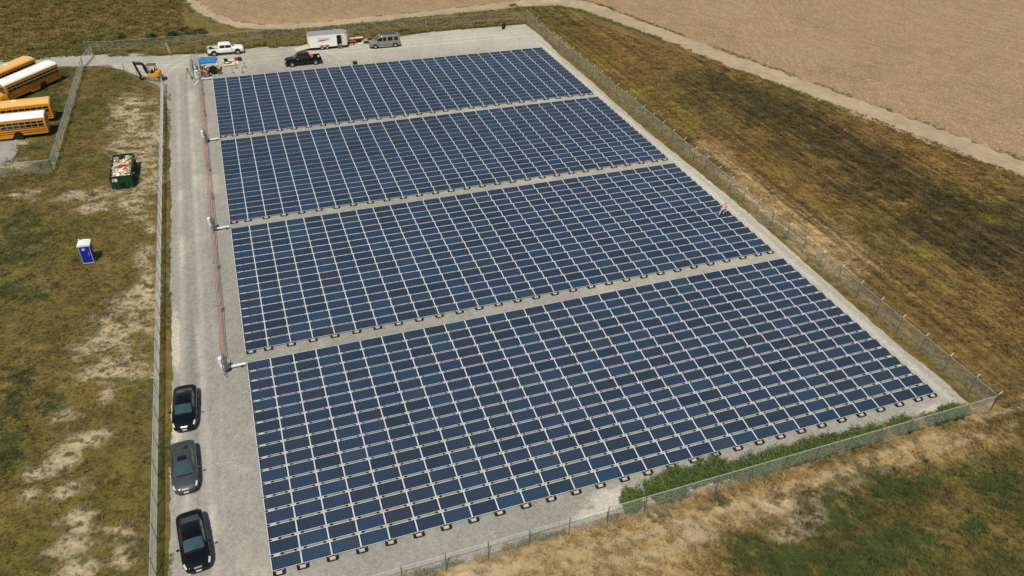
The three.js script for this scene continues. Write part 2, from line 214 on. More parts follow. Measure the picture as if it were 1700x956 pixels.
// dirt track round the pad and the harvested field beyond
const trackU = [[-8, -75], [-1.3, -47.3], [1.5, -37.6], [4.1, -32.3], [8.9, -27.9], [12.7, -26.8], [18, -26.3], [23.8, -26.6], [30.4, -26.9], [40.4, -27.6], [53.6, -29], [61.7, -29.6], [70.3, -29.2], [75.3, -26], [77.9, -20.7], [79.2, -14.4], [81.8, -5.5], [83.9, 1.7], [86.4, 9.9], [88.7, 16.8], [91.9, 27.8], [95.5, 38.6], [99, 50.4], [101.9, 60.6], [110, 88]];
const trackL = [[-11, -75], [-3.6, -47.9], [-0.9, -37.1], [3.4, -29], [8, -24.6], [14.9, -23], [24.1, -23.3], [33.6, -23.6], [39.8, -24.2], [52.4, -25.1], [61.6, -25.5], [68.6, -24.2], [72.3, -20.3], [74, -15], [76, -8.7], [79, -0.5], [80.9, 7], [83, 16.2], [86.6, 27.5], [89.3, 35.8], [91.2, 44.7], [94, 53.3], [97.8, 64.4], [105.4, 89]];
{
  const t = dataTex(1024, 1024, (x, y, o) => { const X = x * 0.06, Z = y * 0.06, n = fbm3(X * 0.25, Z * 0.25), m = fbm3(X * 1.1, Z * 1.1), f = 1 + (n - 0.5) * 0.45 + (m - 0.5) * 0.3 + (table[(x * 31 + y * 57) & 65535] - 0.5) * 0.16; o[0] = 0.41 * f; o[1] = 0.315 * f; o[2] = 0.205 * f; });
  sheet('dirt_track', ragged([...trackU, ...[...trackL].reverse()], 0.5, 0.95, 21), 0.01, new THREE.MeshStandardMaterial({ map: scaled(t, 61.4, 61.4), roughness: 1 }));
  const f2 = dataTex(2048, 2048, (x, y, o) => {
    const X = x * 0.05, Z = y * 0.05, n = fbm3(X * 0.08, Z * 0.08), m = fbm3(X * 0.7, Z * 0.7), k = table[(x * 17 + y * 263) & 65535], h = vn(X * 7, Z * 7), q = vn((X * 0.9 + Z * 0.4) * 2.6, (Z * 0.9 - X * 0.4) * 0.35);
    let r = 0.285, g = 0.184, b = 0.102; const s = sstep(0.45, 0.85, h * 0.6 + q * 0.1 + k * 0.38); r = lerp(r, 0.47, s); g = lerp(g, 0.322, s); b = lerp(b, 0.182, s);
    const w = sstep(0.55, 0.72, n) * 0.5; r = lerp(r, 0.30, w); g = lerp(g, 0.215, w); b = lerp(b, 0.135, w);
    const f = 1 + (m - 0.5) * 0.25 + (n - 0.5) * 0.35 + (k - 0.5) * 0.42 + (q - 0.5) * 0.13; o[0] = r * f; o[1] = g * f; o[2] = b * f;
  });
  f2.wrapS = f2.wrapT = THREE.MirroredRepeatWrapping; f2.repeat.set(1 / 102.4, 1 / 102.4);
  sheet('crop_field', ragged([...trackU.map(([x, z], i) => [x + (i > 12 ? 0.2 : 0), z - (i > 12 ? 0 : 0.1)]), [300, 88], [300, -260], [-8, -260]], 0.9, 0.55, 33), 0.006, new THREE.MeshStandardMaterial({ map: f2, roughness: 1 }));
}
// ------------------------------------------------------------------ solar arrays: 4 blocks of 17 rows x 28 columns
const PX = 1.985, PZ = 1.311, PW = 1.968, PD = 0.992, TILT = Math.PI / 18, LOW = 0.12, ROWS = 17, COLS = 28;
const cellTex = dataTex(384, 192, (x, y, o) => {
  const cx = Math.floor(x / 32), cy = Math.floor(y / 32), u = x % 32, v = y % 32, e = u < 2 || u > 29 || v < 2 || v > 29;
  const t = table[(cx * 13 + cy * 71) & 65535], gr = table[((x >> 1) * 7 + (y >> 1) * 191) & 65535], bus = v === 11 || v === 21;
  if (e) { o[0] = 0.08; o[1] = 0.12; o[2] = 0.178; } else { const f = 0.86 + t * 0.2 + gr * 0.12; o[0] = 0.0068 * f; o[1] = 0.0155 * f; o[2] = 0.039 * f; if (bus) { o[0] += 0.012; o[1] += 0.016; o[2] += 0.022; } }
});
cellTex.wrapS = cellTex.wrapT = THREE.ClampToEdgeWrapping;
const TINTS = [[1, 1, 1], [0.8, 0.84, 0.84], [1.2, 1.25, 1.12], [0.95, 0.88, 0.82], [1.15, 0.9, 0.85], [0.95, 1.2, 1.2], [1.05, 1.05, 1.12], [0.78, 0.78, 0.78], [1.05, 1.25, 1.3]];
const TW = [0, 0, 0, 0, 0, 1, 1, 2, 3, 3, 4, 5, 6, 6, 6, 7, 8];
const glassMats = TINTS.map(([r, g, b]) => new THREE.MeshPhysicalMaterial({ color: new THREE.Color().setRGB(r, g, b), map: cellTex, roughness: 0.35, clearcoat: 1, clearcoatRoughness: 0.12 }));
const glassAny = new THREE.MeshPhysicalMaterial({ color: 0xffffff, map: cellTex, roughness: 0.35, clearcoat: 1, clearcoatRoughness: 0.12 });
const alu = new THREE.MeshStandardMaterial({ color: new THREE.Color().setRGB(0.78, 0.8, 0.82), roughness: 0.5, metalness: 0.1 });
const frameW = 0.035, frameD = 0.019;
const panelGeo = (() => { // laminate, pivot on the low front edge
  const g = new THREE.BoxGeometry(PW - 0.02, 0.012, PD - 0.02); g.translate(PW / 2, 0.03, -PD / 2);
  const p = g.attributes.position, uv = g.attributes.uv, iw = PW - 2 * frameW, id = PD - 2 * frameD;
  for (let i = 0; i < p.count; i++) uv.setXY(i, (p.getX(i) - frameW) / iw, (p.getZ(i) + PD - frameD) / id);
  return g;
})();
const frameGeo = merge([box(PW, 0.04, frameD, PW / 2, 0.021, -frameD / 2), box(PW, 0.04, frameD, PW / 2, 0.021, -PD + frameD / 2), box(frameW, 0.04, PD - 2 * frameD, frameW / 2, 0.021, -PD / 2), box(frameW, 0.04, PD - 2 * frameD, PW - frameW / 2, 0.021, -PD / 2)]);
const plastic = mat(0x15140f, 0.75), concrete = [mat(0xbdb5a4, 0.95), mat(0xb3ab9b, 0.95), mat(0xc2b2a2, 0.95)], galv = mat(0xaeb2b2, 0.5, 0.4);
// ballast tray, centred; -z side carries the low edge of the row behind, +z side lifts the high edge of the row in front
const wall = (pts) => { const out = []; for (let i = 0; i + 1 < pts.length; i++) out.push(beam([pts[i][0], 0.075, pts[i][1]], [pts[i + 1][0], 0.075, pts[i + 1][1]], 0.035, 0.13)); return out; };
const trayFront = merge([box(0.74, 0.025, 0.36, 0, 0.02, 0.02), ...[-1, 1].flatMap((s) => [box(0.05, 0.15, 0.3, s * 0.37, 0.085, -0.02, 0.015), box(0.09, 0.16, 0.1, s * 0.36, 0.09, 0.12, 0.02), box(0.1, 0.1, 0.06, s * 0.28, 0.06, 0.19, 0.015)]), box(0.5, 0.06, 0.035, 0, 0.04, 0.21), box(0.3, 0.1, 0.05, 0, 0.06, -0.2)]);
const trayGap = merge([box(0.74, 0.025, 0.5, 0, 0.02, 0), ...[-1, 1].flatMap((s) => [box(0.05, 0.12, 0.3, s * 0.37, 0.07, 0, 0.015), box(0.1, 0.12, 0.07, s * 0.36, 0.12, -0.11, 0.015), box(0.07, 0.1, 0.05, s * 0.4, 0.19, 0.1, 0.015)]), box(0.16, 0.24, 0.03, 0, 0.14, 0.2), box(0.3, 0.1, 0.04, 0, 0.06, -0.22)]);
const trayBack = merge([box(0.74, 0.025, 0.3, 0, 0.02, 0.05), box(0.62, 0.07, 0.035, 0, 0.045, -0.12), ...[-1, 1].map((s) => box(0.04, 0.09, 0.26, s * 0.36, 0.055, 0.03)), box(0.16, 0.24, 0.03, 0, 0.14, 0.16)]);
const blockGeo = box(0.44, 0.1, 0.24, 0, 0.13, 0, 0.012), blockFront = box(0.38, 0.1, 0.22, 0, 0.09, 0.04, 0.012);
const ARR = [
  [0, 'solar panel array beside the gravel lot where trucks and trailer are parked'],
  [23.934, 'second solar panel array after the one bordering the truck parking lot'],
  [47.793, 'solar panel array with an orange clad worker climbing on its outer edge'],
  [71.656, 'solar panel array bordering the weedy strip and beside the parked dark sedans'],
];
const dummy = new THREE.Object3D(), rp = rng(404);
ARR.forEach(([z0, label], ai) => {
  const root = thing('solar_array', label, 'solar array', [0, 0, z0], 0, 'ballasted solar arrays on the gravel pad');
  const spots = [];
  for (let r = ROWS - 1; r >= 0; r--) for (let c = 0; c < COLS; c++) spots.push([c, r]);
  const rest = [];
  spots.forEach(([c, r], i) => {
    const x = c * PX + (PX - PW) / 2, z = r * PZ + PD * Math.cos(TILT), y = LOW + (rp() - 0.5) * 0.006, tw = TILT + (rp() - 0.5) * 0.006, tint = TW[Math.floor(rp() * TW.length)];
    if (i < 300) {
      const m = part('solar_panel', panelGeo, glassMats[tint], root); m.position.set(x, y, z); m.rotation.x = tw;
      part('frame', frameGeo, alu, m);
    } else rest.push([x, y, z, tw, tint]);
  });
  const inst = (name, geo, m, tinted) => {
    const o = new THREE.InstancedMesh(geo, m, rest.length); o.name = name; o.userData.kind = 'stuff'; o.castShadow = o.receiveShadow = true;
    rest.forEach(([x, y, z, tw, tint], i) => { dummy.position.set(x, y, z); dummy.rotation.set(tw, 0, 0); dummy.scale.setScalar(1); dummy.updateMatrix(); o.setMatrixAt(i, dummy.matrix); if (tinted) o.setColorAt(i, new THREE.Color().setRGB(...TINTS[tint])); });
    root.add(o);
  };
  inst('far_solar_panels', panelGeo, glassAny, true); inst('far_panel_frames', frameGeo, alu, false);
  // rails under the column seams
  const rails = []; for (let c = 1; c < COLS; c++) rails.push(box(0.05, 0.03, ROWS * PZ - 0.5, c * PX, 0.055, ROWS * PZ / 2 - 0.2));
  part('rail', rails, alu, root).userData.kind = 'stuff';
  // ballast trays
  const tx = (c) => clamp(c * PX, 0.46, COLS * PX - 0.46);
  const massT = [], massB = [];
  for (let r = 0; r <= ROWS; r++) for (let c = 0; c <= COLS; c++) {
    const front = r === ROWS, back = r === 0, x = tx(c) + (rp() - 0.5) * 0.03, z = front ? (ROWS - 1) * PZ + PD + 0.17 : back ? -0.14 : r * PZ - 0.165;
    if (front || (ai === 3 && r >= 9)) {
      const t = part('ballast_tray', front ? trayFront : trayGap, plastic, root); t.position.set(x, 0.012, z);
      part('concrete_block', front ? blockFront : blockGeo, concrete[Math.floor(rp() * 3)], t);
    } else { massT.push((back ? trayBack : trayGap).clone().translate(x, 0.012, z)); if (!back) massB.push(blockGeo.clone().translate(x, 0.012, z)); }
  }
  part('inner_ballast_trays', massT, plastic, root).userData.kind = 'stuff';
  part('inner_concrete_blocks', massB, concrete[0], root).userData.kind = 'stuff';
});

// ------------------------------------------------------------------ chain link fences: woven wire as real wire
const wireMat = mat(0xf3f5ee, 0.5, 0.1), postMat = mat(0x6d716c, 0.6, 0.3), railMat = mat(0xbcc4ba, 0.5, 0.25);
const armMat = mat(0xe4e0d2, 0.6, 0.05), bayCache = {};
function bayMesh(L, H, s = 0.085, r = 0.0015) {
  const key = L.toFixed(2) + '_' + H.toFixed(2) + '_' + s + '_' + r; if (bayCache[key]) return bayCache[key];
  const P = [], I = [], tri = [0, 2.094, 4.189];
  for (const dir of [1, -1]) for (let a = -H + s / 2; a < L; a += s) {
    const t0 = Math.max(0, -a), t1 = Math.min(H, L - a); if (t1 - t0 < 0.02) continue;
    let A = [a + t0, t0], B = [a + t1, t1]; if (dir < 0) { A = [L - A[0], A[1]]; B = [L - B[0], B[1]]; }
    const nx = -dir * 0.7071 * r, b = P.length / 3;
    for (const E of [A, B]) for (const q of tri) { const c = Math.cos(q) * r, w = Math.sin(q) * r; P.push(E[0] - dir * 0.7071 * c, E[1] + 0.06 + 0.7071 * c, w + dir * r); }
    for (let k = 0; k < 3; k++) { const m = (k + 1) % 3; I.push(b + k, b + m, b + 3 + k, b + 3 + k, b + m, b + 3 + m); }
  }
  const g = new THREE.BufferGeometry(); g.setAttribute('position', new THREE.Float32BufferAttribute(P, 3)); g.setIndex(I); g.computeVertexNormals(); return bayCache[key] = g;
}
const postGeos = {};
// pts: corner list; posts: distances along each leg; arm: outward side (+1/-1/0) of the barbed wire arms
function fence(name, label, legs, { H = 1.8, arm = 0, armEvery = 1, braces = true, armR = 0.034, weave = 0.085, wire = 0.0015, rail = 0.024 } = {}) {
  const root = thing(name, label, 'fence', [legs[0].a[0], 0, legs[0].a[1]]);
  const O = legs[0].a;
  legs.forEach(({ a, b, step = 2.95, first = 0 }) => {
    const dx = b[0] - a[0], dz = b[1] - a[1], L = Math.hypot(dx, dz), ux = dx / L, uz = dz / L, turn = Math.atan2(-dz, dx), nx = -uz, nz = ux;
    const st = [0]; for (let d = first || step; d < L - 0.9; d += step) st.push(d); st.push(L);
    const at = (d, y, off = 0) => [a[0] - O[0] + ux * d + nx * off, y, a[1] - O[1] + uz * d + nz * off];
    st.forEach((d, i) => {
      const end = i === 0 || i === st.length - 1, r = end ? 0.05 : 0.036;
      const list = [cyl(r, H + 0.05, 0, (H + 0.05) / 2, 0, 'y', 8)]; list.push(new THREE.SphereGeometry(r * 1.25, 8, 5).translate(0, H + 0.05, 0));
      const p = part('post', list, postMat, root), q = at(d, 0); p.position.set(...q);
      if (arm && i % armEvery === 0) part('barbed_wire_arm', bar([0, H + 0.03, 0], [nx * arm * 0.28, H + 0.33, nz * arm * 0.28], armR, 6), armR > 0.03 ? armMat : postMat, p);
      if (i < st.length - 1) { const m = part('chain_link_mesh', bayMesh(st[i + 1] - d, H - 0.06, weave, wire), wireMat, root); m.position.set(...q); m.rotation.y = turn; }
    });
    part('top_rail', bar(at(0, H), at(L, H), rail, 6), railMat, root);
    part('bottom_wire', bar(at(0, 0.07), at(L, 0.07), 0.006, 4), railMat, root);
    if (arm) for (let k = 1; k <= 3; k++) part('barbed_wire', bar(at(0, H + 0.03 + k * 0.1, arm * 0.28 * k / 3), at(L, H + 0.03 + k * 0.1, arm * 0.28 * k / 3), 0.004, 4), postMat, root);
    if (braces) { part('brace', bar(at(0.05, H - 0.12), at(st[1] - 0.05, 0.15), 0.02, 6), postMat, root); part('brace', bar(at(L - 0.05, H - 0.12), at(st[st.length - 2] + 0.05, 0.15), 0.02, 6), postMat, root); }
  });
  return root;
}
fence('chain_link_fence', 'long chain link fence between pale gravel lane and brown grass field', [{ a: [58.5, -16.2], b: [58.5, 96.8], step: 2.93, first: 110.7 - 2.93 * 37 }], { arm: -1 });
fence('chain_link_fence', 'chain link fence lined with thick green weeds on its gravel side', [{ a: [58.5, 96.8], b: [-7.2, 97.3], step: 2.97, first: 3 }], { H: 1.75 });
fence('chain_link_fence', 'bright chain link fence beside the parked sedans and their gravel lane', [{ a: [-7.2, 97.3], b: [-7.25, 0.6], step: 2.95 }], { arm: -1, armR: 0.02, wire: 0.0027 });
fence('chain_link_fence', 'chain link fence in tall weeds behind the white trailer and van', [{ a: [-19.7, -19.7], b: [-17, -18.6], first: 1.46 }, { a: [-17, -18.6], b: [26.8, -17.6], step: 2.95 }, { a: [26.8, -17.6], b: [58.5, -16.2], step: 2.95 }], { arm: 0, braces: false, weave: 0.14, rail: 0.016 });
fence('chain_link_fence', 'chain link fence around the school bus yard grass', [{ a: [-30, 26.2], b: [-19.9, 26.8], step: 3 }, { a: [-19.9, 26.8], b: [-19.4, -11.2], step: 3 }], { H: 1.7 });
fence('low_wire_fence', 'sparse low wire fence strung along the grass edge by the excavator', [{ a: [-7.4, 0.3], b: [-13.2, -8.4], step: 3.4 }], { H: 1.1, braces: false });
// open gate leaf standing at the bus yard corner
{
  const g = thing('gate_leaf', 'silver tube gate leaf standing open at the bus yard corner', 'gate', [-19.36, 0, -11.6], 1.4);
  part('gate_frame', [bar([0, 0.15, 0], [0, 1.7, 0], 0.04), bar([0, 1.7, 0], [5.6, 1.7, 0], 0.04), bar([5.6, 1.7, 0], [5.6, 0.15, 0], 0.04), bar([0, 0.15, 0], [5.6, 0.15, 0], 0.04)], railMat, g);
  part('chain_link_mesh', bayMesh(5.6, 1.55), wireMat, g); part('brace', bar([0, 0.2, 0], [5.6, 1.65, 0], 0.025), railMat, g);
}
// ------------------------------------------------------------------ vehicles
const paint = (hex, extra = {}) => new THREE.MeshPhysicalMaterial({ color: hex, roughness: 0.85, metalness: 0, specularIntensity: 0.15, clearcoat: 1, clearcoatRoughness: 0.03, ...extra });
const autoGlass = new THREE.MeshPhysicalMaterial({ color: 0x0c1416, roughness: 0.08, clearcoat: 1, clearcoatRoughness: 0.02, specularIntensity: 1 });
const screenGlass = new THREE.MeshPhysicalMaterial({ color: 0x2e4a50, roughness: 0.1, clearcoat: 1, clearcoatRoughness: 0.02 });
const rubber = mat(0x17171a, 0.9), rimMat = mat(0xb9bcbf, 0.35, 0.6), chrome = mat(0xd8dadc, 0.18, 0.9), lampMat = new THREE.MeshPhysicalMaterial({ color: 0xc9d0d2, roughness: 0.12, clearcoat: 1 }), redLamp = mat(0x8c1512, 0.25), trimBlack = mat(0x121314, 0.55);
function wheel(parent, x, y, z, r, w, rimC = rimMat) {
  const pts = [[r * 0.62, -w / 2], [r * 0.93, -w / 2], [r, -w * 0.32], [r, w * 0.32], [r * 0.93, w / 2], [r * 0.62, w / 2], [r * 0.62, -w / 2]].map((p) => new THREE.Vector2(...p));
  const t = part('wheel', new THREE.LatheGeometry(pts, 22).rotateX(Math.PI / 2), rubber, parent); t.position.set(x, y, z);
  const s = Math.sign(z), list = [cyl(r * 0.63, w * 0.7, 0, 0, 0, 'z', 18)]; for (let k = 0; k < 5; k++) { const a = k * 1.2566; list.push(beam([0, 0, s * w * 0.4], [Math.cos(a) * r * 0.58, Math.sin(a) * r * 0.58, s * w * 0.42], 0.07, 0.04)); }
  part('rim', list, rimC, t); return t;
}
const arch = (x, y, z, r) => cyl(r, 0.03, x, y, z, 'z', 22);
function sedan(label, pos, turn, o) {
  const root = thing('sedan', label, 'car', pos, turn, 'sedans parked along the gravel lane');
  const P = paint(o.color, o.paint);
  // x, sill, shoulder, top centre, half width, half width of the top
  const low = new Loft([[-2.4, 0.42, 0.7, 0.78, 0.6, 0.45], [-2.33, 0.26, 0.86, 0.98, 0.8, 0.62], [-2.1, 0.22, 0.95, 1.04, 0.89, 0.68], [-1.5, 0.2, 0.98, 1.07, 0.915, 0.68], [-0.8, 0.19, 0.97, 1.0, 0.92, 0.66], [0.2, 0.19, 0.95, 0.98, 0.92, 0.66], [0.95, 0.19, 0.93, 1.0, 0.92, 0.7], [1.5, 0.2, 0.86, 0.93, 0.91, 0.66], [2.0, 0.21, 0.76, 0.82, 0.87, 0.6], [2.28, 0.23, 0.66, 0.7, 0.76, 0.52], [2.42, 0.3, 0.54, 0.57, 0.55, 0.4]],
    ([x, b, s, t, w, wt]) => [[b, w * 0.86], [b + 0.1, w * 0.97], [(b + s) / 2, w], [s - 0.07, w * 0.985], [s, w * 0.93], [lerp(s, t, 0.72), wt], [t, wt * 0.45], [t + 0.004, 0]]);
  part('body', low.skin(0.9), P, root);
  const top = new Loft([[-1.86, 1.0, 1.03, 0.72, 0.58], [-1.5, 0.98, 1.16, 0.76, 0.57], [-1.0, 0.96, 1.36, 0.79, 0.575], [-0.6, 0.95, 1.435, 0.8, 0.585], [0.0, 0.94, 1.455, 0.81, 0.59], [0.42, 0.93, 1.4, 0.81, 0.59], [0.85, 0.92, 1.19, 0.8, 0.62], [1.2, 0.9, 0.99, 0.77, 0.64]],
    ([x, b, t, w, wr]) => [[b - 0.08, w], [b, w * 1.0], [lerp(b, t, 0.82), lerp(w, wr, 0.82)], [lerp(b, t, 0.95), wr * 0.94], [t - 0.004, wr * 0.55], [t + 0.012, 0]]);
  part('roof', top.skin(0.8), P, root);
  part('windscreen', top.patch(5.08, 6.85, -0.52, 0.52, 0.012, 6, 10), screenGlass, root);
  part('rear_window', top.patch(0.25, 1.95, -0.5, 0.5, 0.012, 6, 10), autoGlass, root);
  for (const s of [-1, 1]) {
    part('side_window', top.patch(1.7, 3.25, s * 0.77, s * 0.62, 0.012, 6, 3), autoGlass, root); part('side_window', top.patch(3.4, 5.6, s * 0.77, s * 0.62, 0.012, 6, 3), autoGlass, root);
    part('headlight', low.patch(7.75, 8.9, s * 0.56, s * 0.38, 0.012, 5, 4), lampMat, root);
    part('tail_light', low.patch(0.35, 1.5, s * 0.62, s * 0.42, 0.012, 4, 4), redLamp, root);
    const mir = part('mirror', box(0.12, 0.13, 0.2, 0.78, 1.0, s * 1.02, 0.04), o.mirror ?? P, root); part('mirror_stalk', bar([0, 0, 0], [0.02, -0.05, -s * 0.2], 0.02).translate(0.78, 0.96, s * 1.02), trimBlack, mir);
    for (const x of [-1.42, 1.42]) { part('wheel_arch', arch(x, 0.35, s * 0.905, 0.39), trimBlack, root); wheel(root, x, 0.33, s * 0.82, 0.33, 0.22); }
  }
  part('grille', low.patch(9.15, 9.7, -0.16, 0.16, 0.014, 4, 6), chrome, root);
  part('lower_bumper', low.patch(8.9, 9.85, -0.93, -0.66, 0.012, 4, 3), trimBlack, root);
  part('wiper_cowl', box(0.12, 0.02, 1.1, 1.24, 1.0, 0, 0.008), trimBlack, root);
  for (const s of [-1, 1]) part('door_handle', box(0.16, 0.025, 0.02, -0.35, 0.86, s * 0.93), chrome, root);
  for (const s of [-1, 1]) { part('hood_seam', low.patch(6.3, 8.3, s * 0.3, s * 0.308, 0.006, 6, 1), trimBlack, root); part('door_seam', low.patch(3.98, 4.02, s * 0.95, s * 0.5, 0.006, 1, 5), trimBlack, root); part('door_seam', low.patch(5.98, 6.02, s * 0.95, s * 0.5, 0.006, 1, 5), trimBlack, root); part('wiper', bar([1.22, 1.01, s * 0.1 + 0.2], [0.95, 1.14, s * 0.1 - 0.35], 0.012), trimBlack, root); }
  part('number_plate', box(0.02, 0.14, 0.34, 2.44, 0.42, 0, 0.005), mat(0xd9dbd6, 0.5), root); part('boot_seam', low.patch(1.9, 1.93, -0.35, 0.35, 0.006, 1, 8), trimBlack, root);
  if (o.sunroof) part('sunroof', top.patch(3.55, 4.35, -0.2, 0.2, 0.012, 4, 6), autoGlass, root);
  return root;
}
sedan('glossy black sedan parked nearest the combiner box rack and white cable tray', [-5.08, 0.012, 76.15], -Math.PI / 2 - 0.04, { color: 0x060709 });
sedan('dark grey sedan with a sunroof parked between two black sedans', [-5.22, 0.012, 82.72], -Math.PI / 2 + 0.03, { color: 0x454a4b, sunroof: true, paint: { metalness: 0.3, roughness: 0.5, specularIntensity: 0.5 } });
sedan('glossy black sedan at the end of the row, farthest from the combiner rack', [-4.72, 0.012, 89.82], -Math.PI / 2 + 0.1, { color: 0x050607 });

function pickup(label, pos, turn, o) {
  const root = thing('pickup_truck', label, 'pickup truck', pos, turn), P = paint(o.color), L = 2.95;
  const low = new Loft([[-2.92, 0.55, 0.95, 1.2, 0.9, 0.86], [-2.8, 0.5, 1.1, 1.23, 0.97, 0.92], [-1.0, 0.48, 1.1, 1.22, 0.99, 0.93], [0.9, 0.48, 1.1, 1.2, 0.99, 0.9], [1.3, 0.48, 1.12, 1.24, 0.99, 0.84], [2.3, 0.46, 1.08, 1.19, 0.98, 0.8], [2.75, 0.45, 0.98, 1.1, 0.93, 0.76], [2.93, 0.5, 0.85, 0.98, 0.8, 0.66]],
    ([x, b, s, t, w, wt]) => [[b, w * 0.92], [b + 0.1, w], [(b + s) / 2, w], [s, w * 0.985], [t - 0.01, wt], [t + 0.01, wt * 0.5], [t + 0.02, 0]]);
  // bed cut open: the body ends at the bed floor behind the cab
  const bed = [box(1.72, 0.62, 0.08, -1.95, 0.9, 0.94, 0.03), box(1.72, 0.62, 0.08, -1.95, 0.9, -0.94, 0.03), box(0.07, 0.6, 1.84, -2.84, 0.9, 0, 0.03), box(1.9, 0.1, 1.86, -1.9, 0.64, 0)];
  const front = new Loft(low.st.slice(3).map((p, i) => (i ? p : [-1.08, ...low.st[2].slice(1)])), low.ring);
  part('body', front.skin(0.8), P, root); part('bed', bed, P, root); part('bed_floor', box(1.7, 0.02, 1.76, -1.94, 0.705, 0), trimBlack, root);
  const top = new Loft([[-1.08, 1.15, 1.7, 0.9, 0.74], [-0.98, 1.15, 1.86, 0.9, 0.74], [0.0, 1.15, 1.9, 0.91, 0.75], [0.72, 1.15, 1.86, 0.91, 0.75], [1.0, 1.15, 1.72, 0.9, 0.76], [1.5, 1.15, 1.24, 0.88, 0.78]],
    ([x, b, t, w, wr]) => [[b - 0.06, w], [b, w], [lerp(b, t, 0.85), lerp(w, wr, 0.85)], [lerp(b, t, 0.96), wr * 0.95], [t, wr * 0.5], [t + 0.01, 0]]);
  part('cab', top.skin(0.8), P, root);
  part('windscreen', top.patch(3.7, 4.9, -0.5, 0.5, 0.012, 5, 8), screenGlass, root);
  part('rear_window', box(0.02, 0.36, 1.2, -1.09, 1.48, 0, 0.005), autoGlass, root);
  for (const s of [-1, 1]) {
    part('side_window', top.patch(1.12, 1.98, s * 0.77, s * 0.62, 0.012, 5, 3), autoGlass, root); part('side_window', top.patch(2.08, 4.1, s * 0.77, s * 0.62, 0.012, 7, 3), autoGlass, root);
    part('mirror', box(0.16, 0.22, 0.22, 0.98, 1.3, s * 1.12, 0.04), o.mirror ?? P, root);
    part('headlight', box(0.1, 0.2, 0.3, 2.86, 0.93, s * 0.7, 0.03), lampMat, root); part('tail_light', box(0.06, 0.4, 0.14, -2.9, 0.98, s * 0.9, 0.02), redLamp, root);
    part('door_seam', box(0.012, 0.55, 0.012, 0.05, 0.85, s * 0.99), trimBlack, root); part('door_handle', box(0.2, 0.03, 0.03, -0.2, 1.02, s * 1.0), o.mirror ?? P, root);
    for (const x of [-1.9, 1.92]) { part('wheel_arch', arch(x, 0.52, s * 0.975, 0.5), trimBlack, root); wheel(root, x, 0.41, s * 0.9, 0.41, 0.27); }
  }
  part('grille', box(0.06, 0.3, 1.1, 2.93, 0.85, 0, 0.02), o.grille ?? chrome, root); part('front_bumper', box(0.2, 0.2, 1.84, 2.88, 0.5, 0, 0.06), o.bumper, root); part('rear_bumper', box(0.2, 0.16, 1.8, -2.96, 0.52, 0, 0.05), trimBlack, root);
  return root;
}
pickup('white crew cab pickup truck parked beside the blue canopy', [2.65, 0.012, -12.4], 0, { color: 0xf2f2f0, bumper: chrome });
solo('toolbox', 'black tool chest in the bed of the white pickup', 'toolbox', [box(0.45, 0.4, 1.5, 0, 0.2, 0, 0.03), box(0.47, 0.05, 1.54, 0, 0.42, 0, 0.01)], trimBlack, [0.35, 0.735, -12.4]);
pickup('black crew cab pickup truck with an orange drum in its bed', [14.5, 0.012, -3.68], Math.PI + 0.02, { color: 0x0b0d14, bumper: trimBlack, mirror: chrome });
solo('orange_barrel', 'orange water drum standing in the black pickup bed', 'barrel', [cyl(0.29, 0.62, 0, 0.31, 0, 'y', 18), cyl(0.31, 0.04, 0, 0.12, 0, 'y', 18), cyl(0.31, 0.04, 0, 0.45, 0, 'y', 18), cyl(0.2, 0.06, 0, 0.65, 0, 'y', 14)], mat(0xd2532c, 0.55), [15.95, 0.74, -3.5]);
solo('orange_barrel', 'second orange drum behind the first in the black pickup bed', 'barrel', [cyl(0.29, 0.6, 0, 0.3, 0, 'y', 18), cyl(0.31, 0.04, 0, 0.12, 0, 'y', 18), cyl(0.31, 0.04, 0, 0.43, 0, 'y', 18)], mat(0xd86a48, 0.55), [15.98, 0.74, -4.2]);
solo('white_bucket', 'white bucket at the tailgate of the black pickup bed', 'bucket', [cyl(0.14, 0.36, 0, 0.18, 0, 'y', 16, 0.17), new THREE.TorusGeometry(0.17, 0.012, 6, 16).rotateX(Math.PI / 2).translate(0, 0.36, 0)], mat(0xe9e9e6, 0.6), [17.1, 0.74, -3.9]);

